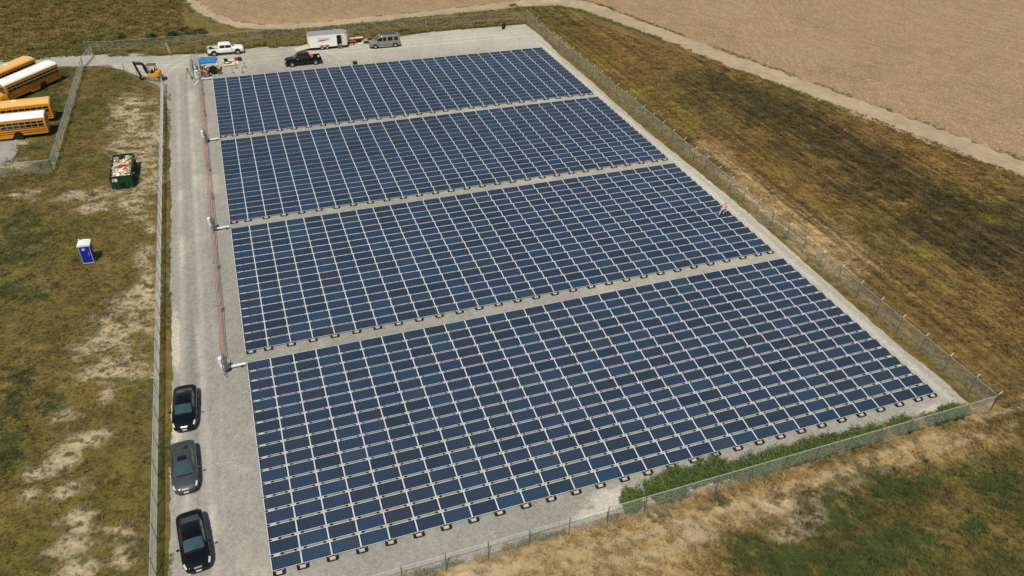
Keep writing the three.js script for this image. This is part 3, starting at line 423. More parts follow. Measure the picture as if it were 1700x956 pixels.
{ // conversion van, nose to -x
  const root = thing('passenger_van', 'silver conversion van with dark tinted windows parked by the weeds', 'van', [29.22, 0.012, -8.85], Math.PI - 0.02), P = paint(0x8f8f86, { metalness: 0.45 });
  const low = new Loft([[-2.7, 0.45, 1.0, 1.12, 0.9, 0.85], [-2.6, 0.38, 1.1, 1.2, 0.97, 0.9], [1.4, 0.36, 1.1, 1.2, 0.98, 0.9], [1.7, 0.36, 1.08, 1.22, 0.98, 0.84], [2.4, 0.36, 0.94, 1.05, 0.94, 0.76], [2.68, 0.4, 0.74, 0.82, 0.82, 0.66]],
    ([x, b, s, t, w, wt]) => [[b, w * 0.94], [b + 0.1, w], [(b + s) / 2, w], [s, w * 0.985], [t - 0.01, wt], [t, wt * 0.5], [t + 0.01, 0]]);
  part('body', low.skin(0.8), P, root);
  const top = new Loft([[-2.62, 1.15, 1.9, 0.93, 0.8], [-2.5, 1.15, 2.2, 0.94, 0.76], [0.4, 1.15, 2.26, 0.95, 0.76], [0.85, 1.15, 2.08, 0.95, 0.78], [1.25, 1.15, 1.72, 0.94, 0.8], [1.78, 1.15, 1.24, 0.92, 0.82]],
    ([x, b, t, w, wr]) => [[b - 0.05, w], [b, w], [b + 0.62 * Math.min(1, (t - b) / 0.75), lerp(w, wr, 0.5)], [lerp(b, t, 0.88), lerp(w, wr, 0.85)], [lerp(b, t, 0.97), wr * 0.92], [t, wr * 0.5], [t + 0.02, 0]]);
  part('upper_body', top.skin(0.8), P, root); part('roof_panel', top.patch(0.8, 2.6, -0.3, 0.3, 0.012, 6, 8), mat(0x4e5257, 0.5, 0.2), root);
  part('windscreen', top.patch(3.3, 4.85, -0.42, 0.42, 0.012, 5, 8), screenGlass, root);
  for (const s of [-1, 1]) {
    part('side_window', top.patch(1.08, 1.3, s * 0.8, s * 0.62, 0.014, 5, 3), autoGlass, root);
    for (const [a, b] of [[1.4, 1.68], [1.78, 1.98]]) part('side_window', top.patch(a, b, s * 0.8, s * 0.62, 0.014, 5, 3), autoGlass, root);
    part('front_window', top.patch(2.2, 4.2, s * 0.8, s * 0.66, 0.014, 6, 3), autoGlass, root);
    part('running_board', box(2.4, 0.07, 0.14, 0, 0.34, s * 1.0, 0.02), mat(0xb9b6aa, 0.5, 0.3), root); part('mirror', box(0.14, 0.2, 0.2, 1.3, 1.28, s * 1.1, 0.04), P, root); part('headlight', box(0.08, 0.16, 0.26, 2.62, 0.74, s * 0.66, 0.02), lampMat, root); part('tail_light', box(0.06, 0.3, 0.12, -2.7, 0.9, s * 0.86, 0.02), redLamp, root);
    for (const x of [-1.75, 1.76]) { part('wheel_arch', arch(x, 0.4, s * 0.965, 0.43), trimBlack, root); wheel(root, x, 0.36, s * 0.9, 0.36, 0.24); }
  }
  part('grille', box(0.05, 0.2, 0.9, 2.68, 0.74, 0, 0.02), trimBlack, root); part('front_bumper', box(0.16, 0.18, 1.8, 2.66, 0.45, 0, 0.05), P, root); part('rear_bumper', box(0.16, 0.16, 1.8, -2.72, 0.45, 0, 0.05), P, root);
}
{ // enclosed cargo trailer, tongue to +x
  const root = thing('cargo_trailer', 'white enclosed cargo trailer with red swoosh, side door and rear ramp open', 'trailer', [19.65, 0.012, -11.05], 0), W = paint(0xf1f1ee, { roughness: 0.5, clearcoat: 0.4 }), G = mat(0xa9adb0, 0.5, 0.35), dark = mat(0x0e0d0c, 0.9);
  const y0 = 0.5, y1 = 2.55, zs = 1.15, x0 = -3.25, xs = 2.9, t = 0.04;
  // side walls with real openings
  const near = [box(1.5 - x0, y1 - y0, t, (1.5 + x0) / 2, (y0 + y1) / 2, zs), box(xs - 2.35, y1 - y0, t, (xs + 2.35) / 2, (y0 + y1) / 2, zs), box(0.85, 0.2, t, 1.925, y1 - 0.1, zs)];
  part('side_wall', near, W, root); part('side_wall', box(xs - x0, y1 - y0, t, (xs + x0) / 2, (y0 + y1) / 2, -zs), W, root);
  part('floor', box(xs - x0, 0.08, 2 * zs - t, (xs + x0) / 2, y0 + 0.02, 0), mat(0x8d7a5c, 0.9), root);
  const nose = [beam([xs, (y0 + y1) / 2, zs - 0.02], [xs + 0.6, (y0 + y1) / 2, 0.3], y1 - y0, t), beam([xs, (y0 + y1) / 2, -zs + 0.02], [xs + 0.6, (y0 + y1) / 2, -0.3], y1 - y0, t), box(t, y1 - y0, 0.62, xs + 0.6, (y0 + y1) / 2, 0)];
  const ns = new THREE.Shape([[x0, -zs], [xs, -zs], [xs + 0.6, -0.3], [xs + 0.6, 0.3], [xs, zs], [x0, zs]].map((p) => new THREE.Vector2(...p)));
  const solid = new THREE.ExtrudeGeometry(ns, { depth: 0.06, bevelEnabled: true, bevelSize: 0.03, bevelThickness: 0.03, bevelSegments: 2 }).rotateX(-Math.PI / 2);
  part('roof', solid.clone().translate(0, y1, 0), G, root);
  { const g = new THREE.BufferGeometry(); const c = [[xs, zs], [xs + 0.6, 0.3], [xs + 0.6, -0.3], [xs, -zs]], P = [], I = []; c.forEach(([x, z]) => P.push(x, y0, z, x, y1, z)); for (let i = 0; i < 3; i++) I.push(2 * i, 2 * i + 2, 2 * i + 1, 2 * i + 1, 2 * i + 2, 2 * i + 3); g.setAttribute('position', new THREE.Float32BufferAttribute(P, 3)); g.setIndex(I); part('nose_wall', toCreasedNormals(g, 0.2), W, root); }
  for (let k = 0; k < 6; k++) part('roof_seam', box(0.03, 0.012, 2 * zs - 0.06, x0 + 0.6 + k * 1.0, y1 + 0.098, 0), mat(0xc9cccd, 0.5, 0.3), root);
  part('side_door', box(0.78, 1.82, 0.035, 2.78, y0 + 0.95, zs + 0.07, 0.01), mat(0xd9d2bd, 0.7), root);
  part('rear_ramp', new THREE.BoxGeometry(2.35, 0.06, 2.15).rotateZ(0.19).translate(x0 - 1.16, 0.27, 0), mat(0xcbbd9b, 0.9), root);
  part('interior_shelf', [box(1.6, 0.05, 0.5, 1.6, 1.3, -0.8), box(0.5, 0.5, 0.5, 2.1, 0.8, -0.5, 0.02)], mat(0x9a8a66, 0.9), root);
  part('step', box(0.7, 0.04, 0.3, 1.95, 0.3, zs + 0.18), mat(0x8a8478, 0.6), root);
  part('frame_rail', [box(xs - x0, 0.12, 0.1, (xs + x0) / 2, y0 - 0.08, zs - 0.06), box(xs - x0, 0.12, 0.1, (xs + x0) / 2, y0 - 0.08, -zs + 0.06)], dark, root);
  part('tongue', [beam([xs, 0.42, 0.5], [xs + 1.8, 0.42, 0], 0.1, 0.1), beam([xs, 0.42, -0.5], [xs + 1.8, 0.42, 0], 0.1, 0.1), bar([xs + 1.6, 0.02, 0], [xs + 1.6, 0.8, 0], 0.04)], dark, root);
  for (const s of [-1, 1]) { for (const x of [-1.12, -0.27]) wheel(root, x, 0.34, s * 1.1, 0.34, 0.22); part('fender', [box(1.75, 0.05, 0.26, -0.7, 0.76, s * 1.1, 0.02)], dark, root); }
  // red swoosh and small lettering on the side
  const cv = document.createElement('canvas'); cv.width = 512; cv.height = 256; const q = cv.getContext('2d'); q.fillStyle = '#f1f1ee'; q.fillRect(0, 0, 512, 256);
  q.fillStyle = '#b3243c'; q.beginPath(); q.moveTo(70, 140); q.quadraticCurveTo(200, 118, 440, 118); q.quadraticCurveTo(300, 176, 90, 172); q.closePath(); q.fill();
  q.strokeStyle = '#5b5d66'; q.lineWidth = 6; q.beginPath(); q.moveTo(52, 110); q.quadraticCurveTo(30, 190, 86, 214); q.stroke(); q.beginPath(); q.moveTo(110, 206); q.quadraticCurveTo(300, 200, 470, 140); q.stroke(); q.beginPath(); q.moveTo(420, 150); q.lineTo(480, 96); q.stroke();
  for (let k = 0; k < 11; k++) { q.fillStyle = k > 3 && k < 9 ? '#a04a55' : '#6b6e78'; q.fillRect(90 + k * 32, 74 + (k % 3) * 3, 22, 28); q.fillStyle = '#f1f1ee'; q.fillRect(97 + k * 32, 82, 8, 10); }
  q.fillStyle = '#3e4048'; q.beginPath(); q.arc(84, 36, 12, 0, 7); q.fill(); q.fillRect(440, 70, 26, 26);
  const ct = new THREE.CanvasTexture(cv); ct.colorSpace = THREE.SRGBColorSpace; const pl = new THREE.PlaneGeometry(2.7, 1.3).translate(-0.75, 1.72, zs + t / 2 + 0.004); part('side_graphic', pl, new THREE.MeshStandardMaterial({ map: ct, roughness: 0.5 }), root);
}
// school buses, rear at local +x; roof colour differs
function bus(label, pos, turn, roofHex) {
  const root = thing('school_bus', label, 'school bus', pos, turn, 'school buses in the yard'), Y = paint(0xd68f2a, { clearcoat: 0.5, roughness: 0.5 }), Rf = paint(roofHex, { clearcoat: 0.3, roughness: 0.55 }), black = mat(0x16130f, 0.6);
  const Ln = 10.2, ring = ([x, b, t, w]) => [[b, w], [b + 0.55, w], [1.62, w], [2.32, w * 0.985], [t - 0.36, w * 0.95], [t - 0.16, w * 0.83], [t - 0.05, w * 0.58], [t, w * 0.28], [t + 0.01, 0]];
  const body = new Loft([[-Ln, 0.62, 3.0, 1.16], [-Ln + 0.12, 0.58, 3.1, 1.21], [-0.3, 0.58, 3.1, 1.21], [-0.08, 0.58, 3.06, 1.2], [0, 0.66, 2.92, 1.14]], ring);
  part('body', body.skin(0.7), Y, root);
  part('roof', body.patch(0.1, 3.95, -0.5, 0.5, 0.012, 14, 16), Rf, root);
  for (const s of [-1, 1]) {
    for (let k = 0; k < 13; k++) { const u = (xx) => 1 + (xx + Ln - 0.12) / (Ln - 0.42), xa = -Ln + 0.42 + k * 0.735, w = part('window', body.patch(u(xa), u(xa + 0.655), s * 0.75, s * 0.615, 0.016, 1, 2), autoGlass, root); part('sash_bar', box(0.64, 0.03, 0.02, xa + 0.325, 2.0, s * 1.225), alu, w); }
    for (const y of [1.5, 1.18, 0.9]) part('rub_rail', box(Ln - 0.3, 0.075, 0.03, -Ln / 2 - 0.05, y, s * 1.215, 0.01), black, root);
    part('skirt_box', box(1.7, 0.34, 0.06, -5.2, 0.5, s * 1.17), Y, root); part('wheel_arch', arch(-3.6, 0.58, s * 1.215, 0.58), black, root);
    part('roof_edge', box(Ln - 0.5, 0.05, 0.03, -Ln / 2, 2.58, s * 1.17, 0.01), mat(0x7d5a26, 0.7), root);
    wheel(root, -3.6, 0.5, s * 1.06, 0.5, 0.3, mat(0x2c2b2a, 0.7)); wheel(root, -Ln - 0.75, 0.5, s * 1.0, 0.5, 0.28, mat(0x3a3530, 0.7));
  }
  const hood = new Loft([[-Ln - 1.75, 0.55, 1.15, 0.8], [-Ln - 1.6, 0.5, 1.38, 0.98], [-Ln - 0.3, 0.5, 1.6, 1.1], [-Ln + 0.1, 0.5, 1.66, 1.14]], ([x, b, t, w]) => [[b, w], [lerp(b, t, 0.6), w], [t - 0.08, w * 0.86], [t, w * 0.5], [t + 0.02, 0]]);
  part('hood', hood.skin(0.7), Y, root); part('windscreen', box(0.03, 0.85, 2.05, -Ln - 0.012, 2.08, 0, 0.01), screenGlass, root); part('grille', box(0.05, 0.4, 1.0, -Ln - 1.77, 0.85, 0), black, root);
  part('emergency_door', box(0.03, 1.55, 0.95, 0.012, 1.45, 0, 0.01), Y, root); for (const z of [-0.82, 0, 0.82]) part('rear_window', box(0.03, 0.55, z ? 0.5 : 0.7, 0.032, 2.02, z, 0.01), autoGlass, root);
  part('rear_bumper', box(0.22, 0.24, 2.3, 0.08, 0.6, 0, 0.04), black, root); for (const s of [-1, 1]) { part('tail_light', cyl(0.1, 0.04, 0.02, 1.45, s * 0.95, 'x', 14), redLamp, root); part('warning_light', cyl(0.1, 0.04, 0.0, 2.62, s * 0.62, 'x', 14), redLamp, root); part('mirror', [box(0.1, 0.36, 0.2, -Ln - 0.5, 1.95, s * 1.42, 0.03), bar([-Ln - 0.1, 2.1, s * 1.15], [-Ln - 0.5, 2.0, s * 1.42], 0.02)], black, root); }
  for (const x of [-8.4, -4.4]) part('roof_hatch', box(0.62, 0.05, 0.62, x, 3.14, 0, 0.02), mat(0xe6e4df, 0.5), root);
  return root;
}
bus('white roofed yellow school bus parked over the pavement edge, its rear wheel showing', [-21.45, 0.006, 14.15], 0.01, 0xf2f2f0);
bus('yellow roofed school bus parked right beside a white roofed bus, same direction', [-21.35, 0.006, 9.15], 0.02, 0xe7b36a);
bus('white roofed school bus parked diagonally near the bus yard drive', [-22.9, 0.006, -7.0], 0.92, 0xf4f4f2);
bus('yellow roofed school bus parked diagonally behind a white roofed bus', [-26.4, 0.006, -10.2], 0.95, 0xe9b871);
// ------------------------------------------------------------------ dumpster, toilet, excavator
{
  const g = thing('dumpster', 'dark green roll off dumpster heaped with debris on the grass', 'dumpster', [-11.5, 0, 31], -0.02), G = mat(0x12462b, 0.5, 0.15), In = mat(0x3a3327, 0.9), w = 1.17, l = 3.1, h = 1.75;
  part('side_panel', box(0.06, h - 0.25, 2 * l, -w, 0.25 + (h - 0.25) / 2, 0), G, g); part('side_panel', box(0.06, h - 0.25, 2 * l, w, 0.25 + (h - 0.25) / 2, 0), G, g);
  part('front_panel', [box(2 * w - 0.06, h - 0.25, 0.06, 0, 0.25 + (h - 0.25) / 2, l - 0.03)], G, g); part('rear_door', [box(2 * w - 0.06, h - 0.25, 0.06, 0, 0.25 + (h - 0.25) / 2, -l + 0.03)], G, g);
  part('floor', box(2 * w, 0.08, 2 * l, 0, 0.26, 0), In, g); part('lining', [box(0.02, h - 0.4, 2 * l - 0.2, -w + 0.045, 1.0, 0), box(0.02, h - 0.4, 2 * l - 0.2, w - 0.045, 1.0, 0), box(2 * w - 0.2, h - 0.4, 0.02, 0, 1.0, -l + 0.08)], In, g);
  part('rim', [box(0.12, 0.1, 2 * l, -w, h, 0, 0.02), box(0.12, 0.1, 2 * l, w, h, 0, 0.02), box(2 * w, 0.1, 0.12, 0, h, l, 0.02), box(2 * w, 0.1, 0.12, 0, h, -l, 0.02)], G, g);
  for (const s of [-1, 1]) for (let k = 0; k < 9; k++) part('rib', box(0.07, h - 0.35, 0.1, s * (w + 0.06), 0.95, -2.8 + k * 0.7), G, g);
  for (const x of [-0.75, 0.75]) part('rib', box(0.1, h - 0.35, 0.07, x, 0.95, l + 0.035), G, g);
  part('hook_pocket', [box(0.5, 0.5, 0.1, 0, 0.62, l + 0.05), box(0.6, 0.08, 0.16, 0, 0.9, l + 0.09)], mat(0x0c1712, 0.7), g);
  part('skid', [box(0.14, 0.2, 2 * l, -0.45, 0.11, 0), box(0.14, 0.2, 2 * l, 0.45, 0.11, 0)], mat(0x1a2a20, 0.7), g);
  part('notice', box(0.52, 0.4, 0.012, -0.66, 1.32, l + 0.045), mat(0xe6ecea, 0.6), g);
  for (const s of [-1, 1]) part('roller', cyl(0.11, 0.12, s * 0.9, 0.11, l - 0.1, 'x', 12), mat(0x94a33a, 0.7), g);
  // load: boards, sheets and bags lying in the box
  const r = rng(55), tone = [0xd8d2c4, 0xc9bda4, 0xe2e0da, 0xb99c72, 0xa9a49a, 0xcdb894, 0xdcd3bf, 0x8f7a5c];
  const heap = []; const shp = () => { const a = r() * 3, b = r(); return b < 0.4 ? new THREE.BoxGeometry(0.3 + r() * 0.5, 0.03 + r() * 0.05, 0.2 + r() * 0.4) : b < 0.75 ? new THREE.IcosahedronGeometry(0.14 + r() * 0.14, 1).scale(1, 0.6, 1.2) : new THREE.BoxGeometry(0.08, 0.06, 0.8 + r() * 0.8); };
  const base = new THREE.PlaneGeometry(2 * w - 0.25, 2 * l - 0.5, 14, 32).rotateX(-Math.PI / 2); { const p = base.attributes.position; for (let i = 0; i < p.count; i++) p.setY(i, 1.25 + fbm3(p.getX(i) * 1.5 + 3, p.getZ(i) * 1.5) * 0.35); base.computeVertexNormals(); }
  const mk = (geos, hex) => geos; const by = tone.map(() => []);
  for (let k = 0; k < 190; k++) { const q = shp(), e = new THREE.Euler((r() - 0.5) * 0.9, r() * 6.3, (r() - 0.5) * 0.9); q.applyMatrix4(new THREE.Matrix4().makeRotationFromEuler(e)); const x = (r() - 0.5) * 1.9, z = (r() - 0.5) * 5.3; q.translate(x, 1.4 + fbm3(x * 1.5 + 3, z * 1.5) * 0.35 + (r() - 0.5) * 0.1, z); by[Math.floor(r() * tone.length)].push(q); }
  const pile = new THREE.Group(); pile.name = 'debris_pile'; pile.userData = { label: 'pale mixed building debris filling the green dumpster', category: 'debris', kind: 'stuff' }; pile.position.copy(g.position); scene.add(pile);
  part('debris_base', base, mat(0xb9ab92, 0.95), pile); by.forEach((l2, i) => l2.length && part('debris', l2, mat(tone[i], 0.9), pile));
  const lump = (sx, sy, sz, sd) => { const q = new THREE.IcosahedronGeometry(1, 3), p = q.attributes.position, v = new THREE.Vector3(); for (let i = 0; i < p.count; i++) { v.fromBufferAttribute(p, i); const f = 0.8 + 0.4 * fbm3(v.x * 1.7 + sd, v.y * 1.7 + v.z * 1.3); p.setXYZ(i, v.x * sx * f, v.y * sy * f, v.z * sz * f); } q.computeVertexNormals(); return q; };
  solo('red_tarp', 'crumpled dark red tarp on the dumpster load', 'tarp', lump(0.55, 0.2, 0.36, 3), mat(0x9c2436, 0.8), [-11.45, 1.72, 31.4], 0.2);
  solo('trash_bag', 'black bag tied up on the dumpster load', 'bag', lump(0.36, 0.28, 0.3, 8), mat(0x1b2430, 0.35), [-11.6, 1.8, 28.9], 0.4);
  solo('orange_plank', 'long orange brown plank lying on the dumpster load', 'plank', box(0.14, 0.05, 1.7), mat(0xb5692a, 0.8), [-10.85, 1.82, 31.5], -0.45);
  solo('yellow_plank', 'yellowish plank leaning inside the dumpster load', 'plank', box(0.1, 0.05, 1.5), mat(0xa89a4a, 0.8), [-10.75, 1.82, 29.6], -0.5);
}
{
  const g = thing('portable_toilet', 'blue portable toilet with a white roof on the grass', 'portable toilet', [-14.17, 0, 49.62], -0.05), B = mat(0x1a2aa8, 0.42), Wt = mat(0xe9ebec, 0.5), gr = mat(0xb9c3da, 0.5);
  part('base', box(1.12, 0.12, 1.16, 0, 0.06, 0, 0.03), mat(0xa9a89e, 0.8), g);
  part('cabin', box(1.04, 1.98, 1.06, 0, 1.1, 0, 0.03), B, g);
  const dr = part('door', [box(0.86, 1.84, 0.04, 0, 1.08, 0.54, 0.015), box(0.7, 0.7, 0.02, 0, 0.62, 0.565, 0.008), box(0.7, 0.5, 0.02, 0, 1.35, 0.565, 0.008)], B, g);
  part('logo', cyl(0.17, 0.012, -0.1, 1.74, 0.578, 'z', 24).scale(1, 0.75, 1).translate(0, 0.43, 0), mat(0xc3d2ee, 0.5), dr); part('handle', box(0.05, 0.16, 0.04, 0.33, 1.1, 0.58, 0.01), gr, dr); part('latch', box(0.12, 0.04, 0.03, 0.3, 1.3, 0.575, 0.01), gr, dr);
  for (const s of [-1, 1]) part('corner_trim', box(0.05, 1.98, 0.06, s * 0.5, 1.1, 0.53, 0.015), gr, g);
  const arc = new THREE.Shape(); arc.moveTo(-0.58, 0); arc.lineTo(-0.58, 0.1); arc.quadraticCurveTo(0, 0.34, 0.58, 0.1); arc.lineTo(0.58, 0); arc.closePath();
  part('roof', new THREE.ExtrudeGeometry(arc, { depth: 1.1, bevelEnabled: true, bevelSize: 0.03, bevelThickness: 0.04, bevelSegments: 3, curveSegments: 12 }).translate(0, 2.07, -0.55), Wt, g);
  part('vent_pipe', cyl(0.05, 0.3, -0.46, 2.3, -0.45, 'y', 12), Wt, g);
}
{
  const g = thing('mini_excavator', 'yellow and black mini excavator with folded boom at the gravel entrance', 'excavator', [-8.55, 0.012, -3.05], 2.38), Yl = paint(0xd99a2b, { clearcoat: 0.3, roughness: 0.5 }), Bk = mat(0x1a1b17, 0.6), Gy = mat(0x7e8078, 0.8), roofM = mat(0x4f5550, 0.5);
  for (const s of [-1, 1]) {
    const sh = new THREE.Shape(); sh.absarc(-0.95, 0.27, 0.27, Math.PI / 2, Math.PI * 1.5); sh.lineTo(0.95, 0); sh.absarc(0.95, 0.27, 0.27, -Math.PI / 2, Math.PI / 2); sh.closePath();
    const t = part('track', new THREE.ExtrudeGeometry(sh, { depth: 0.36, bevelEnabled: true, bevelSize: 0.02, bevelThickness: 0.02, curveSegments: 8 }).translate(0, 0.02, s * 0.72 - 0.18), Gy, g);
    part('track_roller', [-0.95, -0.4, 0.15, 0.95].map((x) => cyl(x ** 2 > 0.5 ? 0.19 : 0.11, 0.42, x, x ** 2 > 0.5 ? 0.29 : 0.18, s * 0.72, 'z', 14)), Bk, t);
  }
  part('undercarriage', [box(1.0, 0.25, 1.1, 0, 0.38, 0), cyl(0.42, 0.16, 0, 0.56, 0, 'y', 20)], Bk, g);
  part('dozer_blade', [box(0.1, 0.38, 1.8, -1.75, 0.3, 0, 0.03), beam([-0.6, 0.35, 0.4], [-1.7, 0.3, 0.4], 0.12, 0.1), beam([-0.6, 0.35, -0.4], [-1.7, 0.3, -0.4], 0.12, 0.1)], mat(0x2c2c28, 0.6), g);
  const hs = new THREE.Shape(); hs.moveTo(-1.1, -0.5); hs.quadraticCurveTo(-1.3, 0, -1.1, 0.5); hs.quadraticCurveTo(-0.8, 0.85, 0.1, 0.82); hs.lineTo(0.75, 0.7); hs.lineTo(0.75, -0.7); hs.lineTo(0.1, -0.82); hs.quadraticCurveTo(-0.8, -0.85, -1.1, -0.5);
  part('house', new THREE.ExtrudeGeometry(hs, { depth: 0.35, bevelEnabled: true, bevelSize: 0.05, bevelThickness: 0.06, bevelSegments: 3, curveSegments: 8 }).rotateX(-Math.PI / 2).translate(0, 0.68, 0), Yl, g);
  part('engine_cover', [box(0.75, 0.5, 1.5, -0.72, 1.22, 0, 0.14)], Yl, g);
  part('seat', [box(0.45, 0.16, 0.5, -0.12, 1.18, 0, 0.05), box(0.14, 0.6, 0.5, -0.32, 1.5, 0, 0.06)], Bk, g);
  part('canopy_roof', box(1.35, 0.1, 1.1, 0.08, 2.38, 0, 0.05), roofM, g);
  for (const [x, z] of [[-0.5, 0.48], [-0.5, -0.48], [0.66, 0.48], [0.66, -0.48]]) part('canopy_post', bar([x, 1.05, z], [x * 0.92, 2.36, z], 0.04), Bk, g);
  part('control_console', [box(0.3, 0.45, 0.2, 0.2, 1.25, 0.38, 0.04), box(0.3, 0.45, 0.2, 0.2, 1.25, -0.38, 0.04), bar([0.3, 1.45, 0.36], [0.36, 1.75, 0.34], 0.02), bar([0.3, 1.45, -0.36], [0.36, 1.75, -0.34], 0.02)], Bk, g);
  part('boom', [beam([0.75, 0.9, 0], [1.15, 2.3, 0], 0.36, 0.24), beam([1.08, 2.2, 0], [1.4, 2.62, 0], 0.34, 0.24), beam([1.32, 2.55, 0], [2.3, 2.62, 0], 0.3, 0.22), cyl(0.16, 0.26, 0.75, 0.9, 0, 'z', 14)], Bk, g);
  part('arm', [beam([2.55, 2.95, 0], [1.95, 0.7, 0], 0.28, 0.2)], Bk, g);
  part('hydraulic_cylinder', [bar([1.0, 0.95, 0.0], [1.3, 2.0, 0.0], 0.07), bar([1.4, 2.8, 0], [2.45, 2.95, 0], 0.055)], mat(0x4a4c4a, 0.4, 0.4), g);
  const bs = new THREE.Shape(); bs.moveTo(0, 0.3); bs.quadraticCurveTo(0.45, 0.25, 0.42, -0.1); bs.quadraticCurveTo(0.3, -0.4, -0.15, -0.38); bs.lineTo(-0.1, -0.32); bs.quadraticCurveTo(0.22, -0.3, 0.3, -0.05); bs.lineTo(0, 0.1);
  part('bucket', [new THREE.ExtrudeGeometry(bs, { depth: 0.5, bevelEnabled: false, curveSegments: 8 }).translate(1.8, 0.45, -0.25)], Bk, g);
  for (const o of g.children) if (!/track|under|dozer/.test(o.name)) o.rotation.y = 0.62;
}
// ------------------------------------------------------------------ conduit run, racks and supports along the left lane
const conduitMat = mat(0xb2665f, 0.6), strut = mat(0x8e9493, 0.45, 0.5), greyBox = mat(0x5e6a66, 0.55, 0.2), whiteBox = mat(0xe4e8ea, 0.5);
const supportZ = [5.6, 14, 31.88, 39.66, 55.05, 62.79];
[[0.6, 22.6, 'beside the array bordering the truck lot'], [23.9, 46.4, 'beside the second array from the truck lot'], [47.9, 70.6, 'beside the array with the climbing worker']].forEach(([za, zb, where], i) => {
  const g = thing('conduit_run', 'run of red conduits raised over the gravel ' + where, 'conduit', [-1.85, 0, za]);
  const r = rng(70 + i), n = i === 2 ? 3 : 4;
  for (let k = 0; k < n; k++) { const pts = []; for (let t = 0; t <= 10; t++) pts.push(new THREE.Vector3((k - (n - 1) / 2) * 0.13 + (r() - 0.5) * 0.05, 0.74 - 0.07 * Math.sin(t / 10 * Math.PI * 3) ** 2, (zb - za) * t / 10)); part('conduit', new THREE.TubeGeometry(new THREE.CatmullRomCurve3(pts), 40, 0.027, 6), conduitMat, g); }
});
supportZ.forEach((z, i) => {
  const near = [['post and crossbar carrying red conduits near the work crew'], ['post and crossbar carrying red conduits halfway between crew and nearest combiner rack'], ['first conduit support post past the first combiner rack'], ['second conduit support post past the first combiner rack'], ['first conduit support post past the middle combiner rack'], ['second conduit support post past the middle combiner rack']][i][0];
  const g = thing('conduit_support', near, 'support post', [-1.72, 0.012, z], 0, 'conduit supports');
  part('post', box(0.06, 1.05, 0.06, 0.14, 0.52, 0), strut, g); part('crossbar', box(0.6, 0.05, 0.05, -0.12, 0.69, 0), strut, g); part('foot', box(0.34, 0.05, 0.34, 0.14, 0.025, 0), mat(0x6f6c66, 0.9), g); part('pipe_clamp', [-0.3, -0.18, -0.06, 0.06].map((x) => box(0.02, 0.09, 0.05, x, 0.76, 0)), strut, g);
});
[[72.0, 'combiner box rack beside the array that borders the weedy strip', 1], [47.25, 'combiner box rack beside the array with the climbing worker', 0], [23.3, 'combiner box rack beside the second array from the truck lot', 0]].forEach(([z, label, big]) => {
  const g = thing('combiner_rack', label, 'equipment rack', [-1.86, 0.012, z], 0, 'combiner racks');
  for (const [x, zz] of [[-0.05, 0.42], [0.14, -0.55]]) part('post', box(0.06, 1.75, 0.06, x, 0.87, zz), strut, g);
  for (const y of [0.5, 1.05, 1.6]) part('crossbar', beam([-0.05, y, 0.48], [0.14, y, -0.62], 0.05, 0.05), strut, g);
  part('cabinet', box(0.24, 0.9, 0.72, 0.2, 0.95, -0.05, 0.02), greyBox, g); part('brace', [bar([-0.05, 1.2, 0.42], [0.12, 0.05, 0.85], 0.03), bar([0.14, 1.2, -0.55], [0.3, 0.05, -0.1], 0.03)], strut, g);
  const b = part('white_box', box(0.28, 0.5, 0.42, -0.16, 1.5, 0.1, 0.02), whiteBox, g); part('box_door', box(0.015, 0.44, 0.36, -0.306, 1.5, 0.1, 0.004), whiteBox, b); part('small_box', box(0.22, 0.3, 0.26, -0.13, 1.02, 0.3, 0.02), whiteBox, g);
  for (const k of [-0.12, 0, 0.12]) part('conduit_drop', bar([k, 0.72, -0.9], [k - 0.05, 1.3, -0.1], 0.034), conduitMat, g);
});
[[71.66, 'by the parked sedans'], [47.22, 'by the middle combiner rack'], [23.0, 'by the first combiner rack'], [-0.6, 'by the work crew rack']].forEach(([z, where], i) => {
  const g = thing('cable_tray', 'short white cable tray joining an array ' + where, 'cable tray', [-0.85, 0.012, z], i === 0 ? 0.03 : 0.02, 'white cable trays');
  part('cover', box(1.55, 0.05, 0.2, 0, 0.3, 0, 0.01), whiteBox, g); part('side_rail', [box(1.55, 0.1, 0.02, 0, 0.25, 0.1), box(1.55, 0.1, 0.02, 0, 0.25, -0.1)], whiteBox, g); part('foot', [box(0.12, 0.24, 0.3, 0.45, 0.12, 0), box(0.12, 0.24, 0.3, -0.55, 0.12, 0)], plastic, g);
});
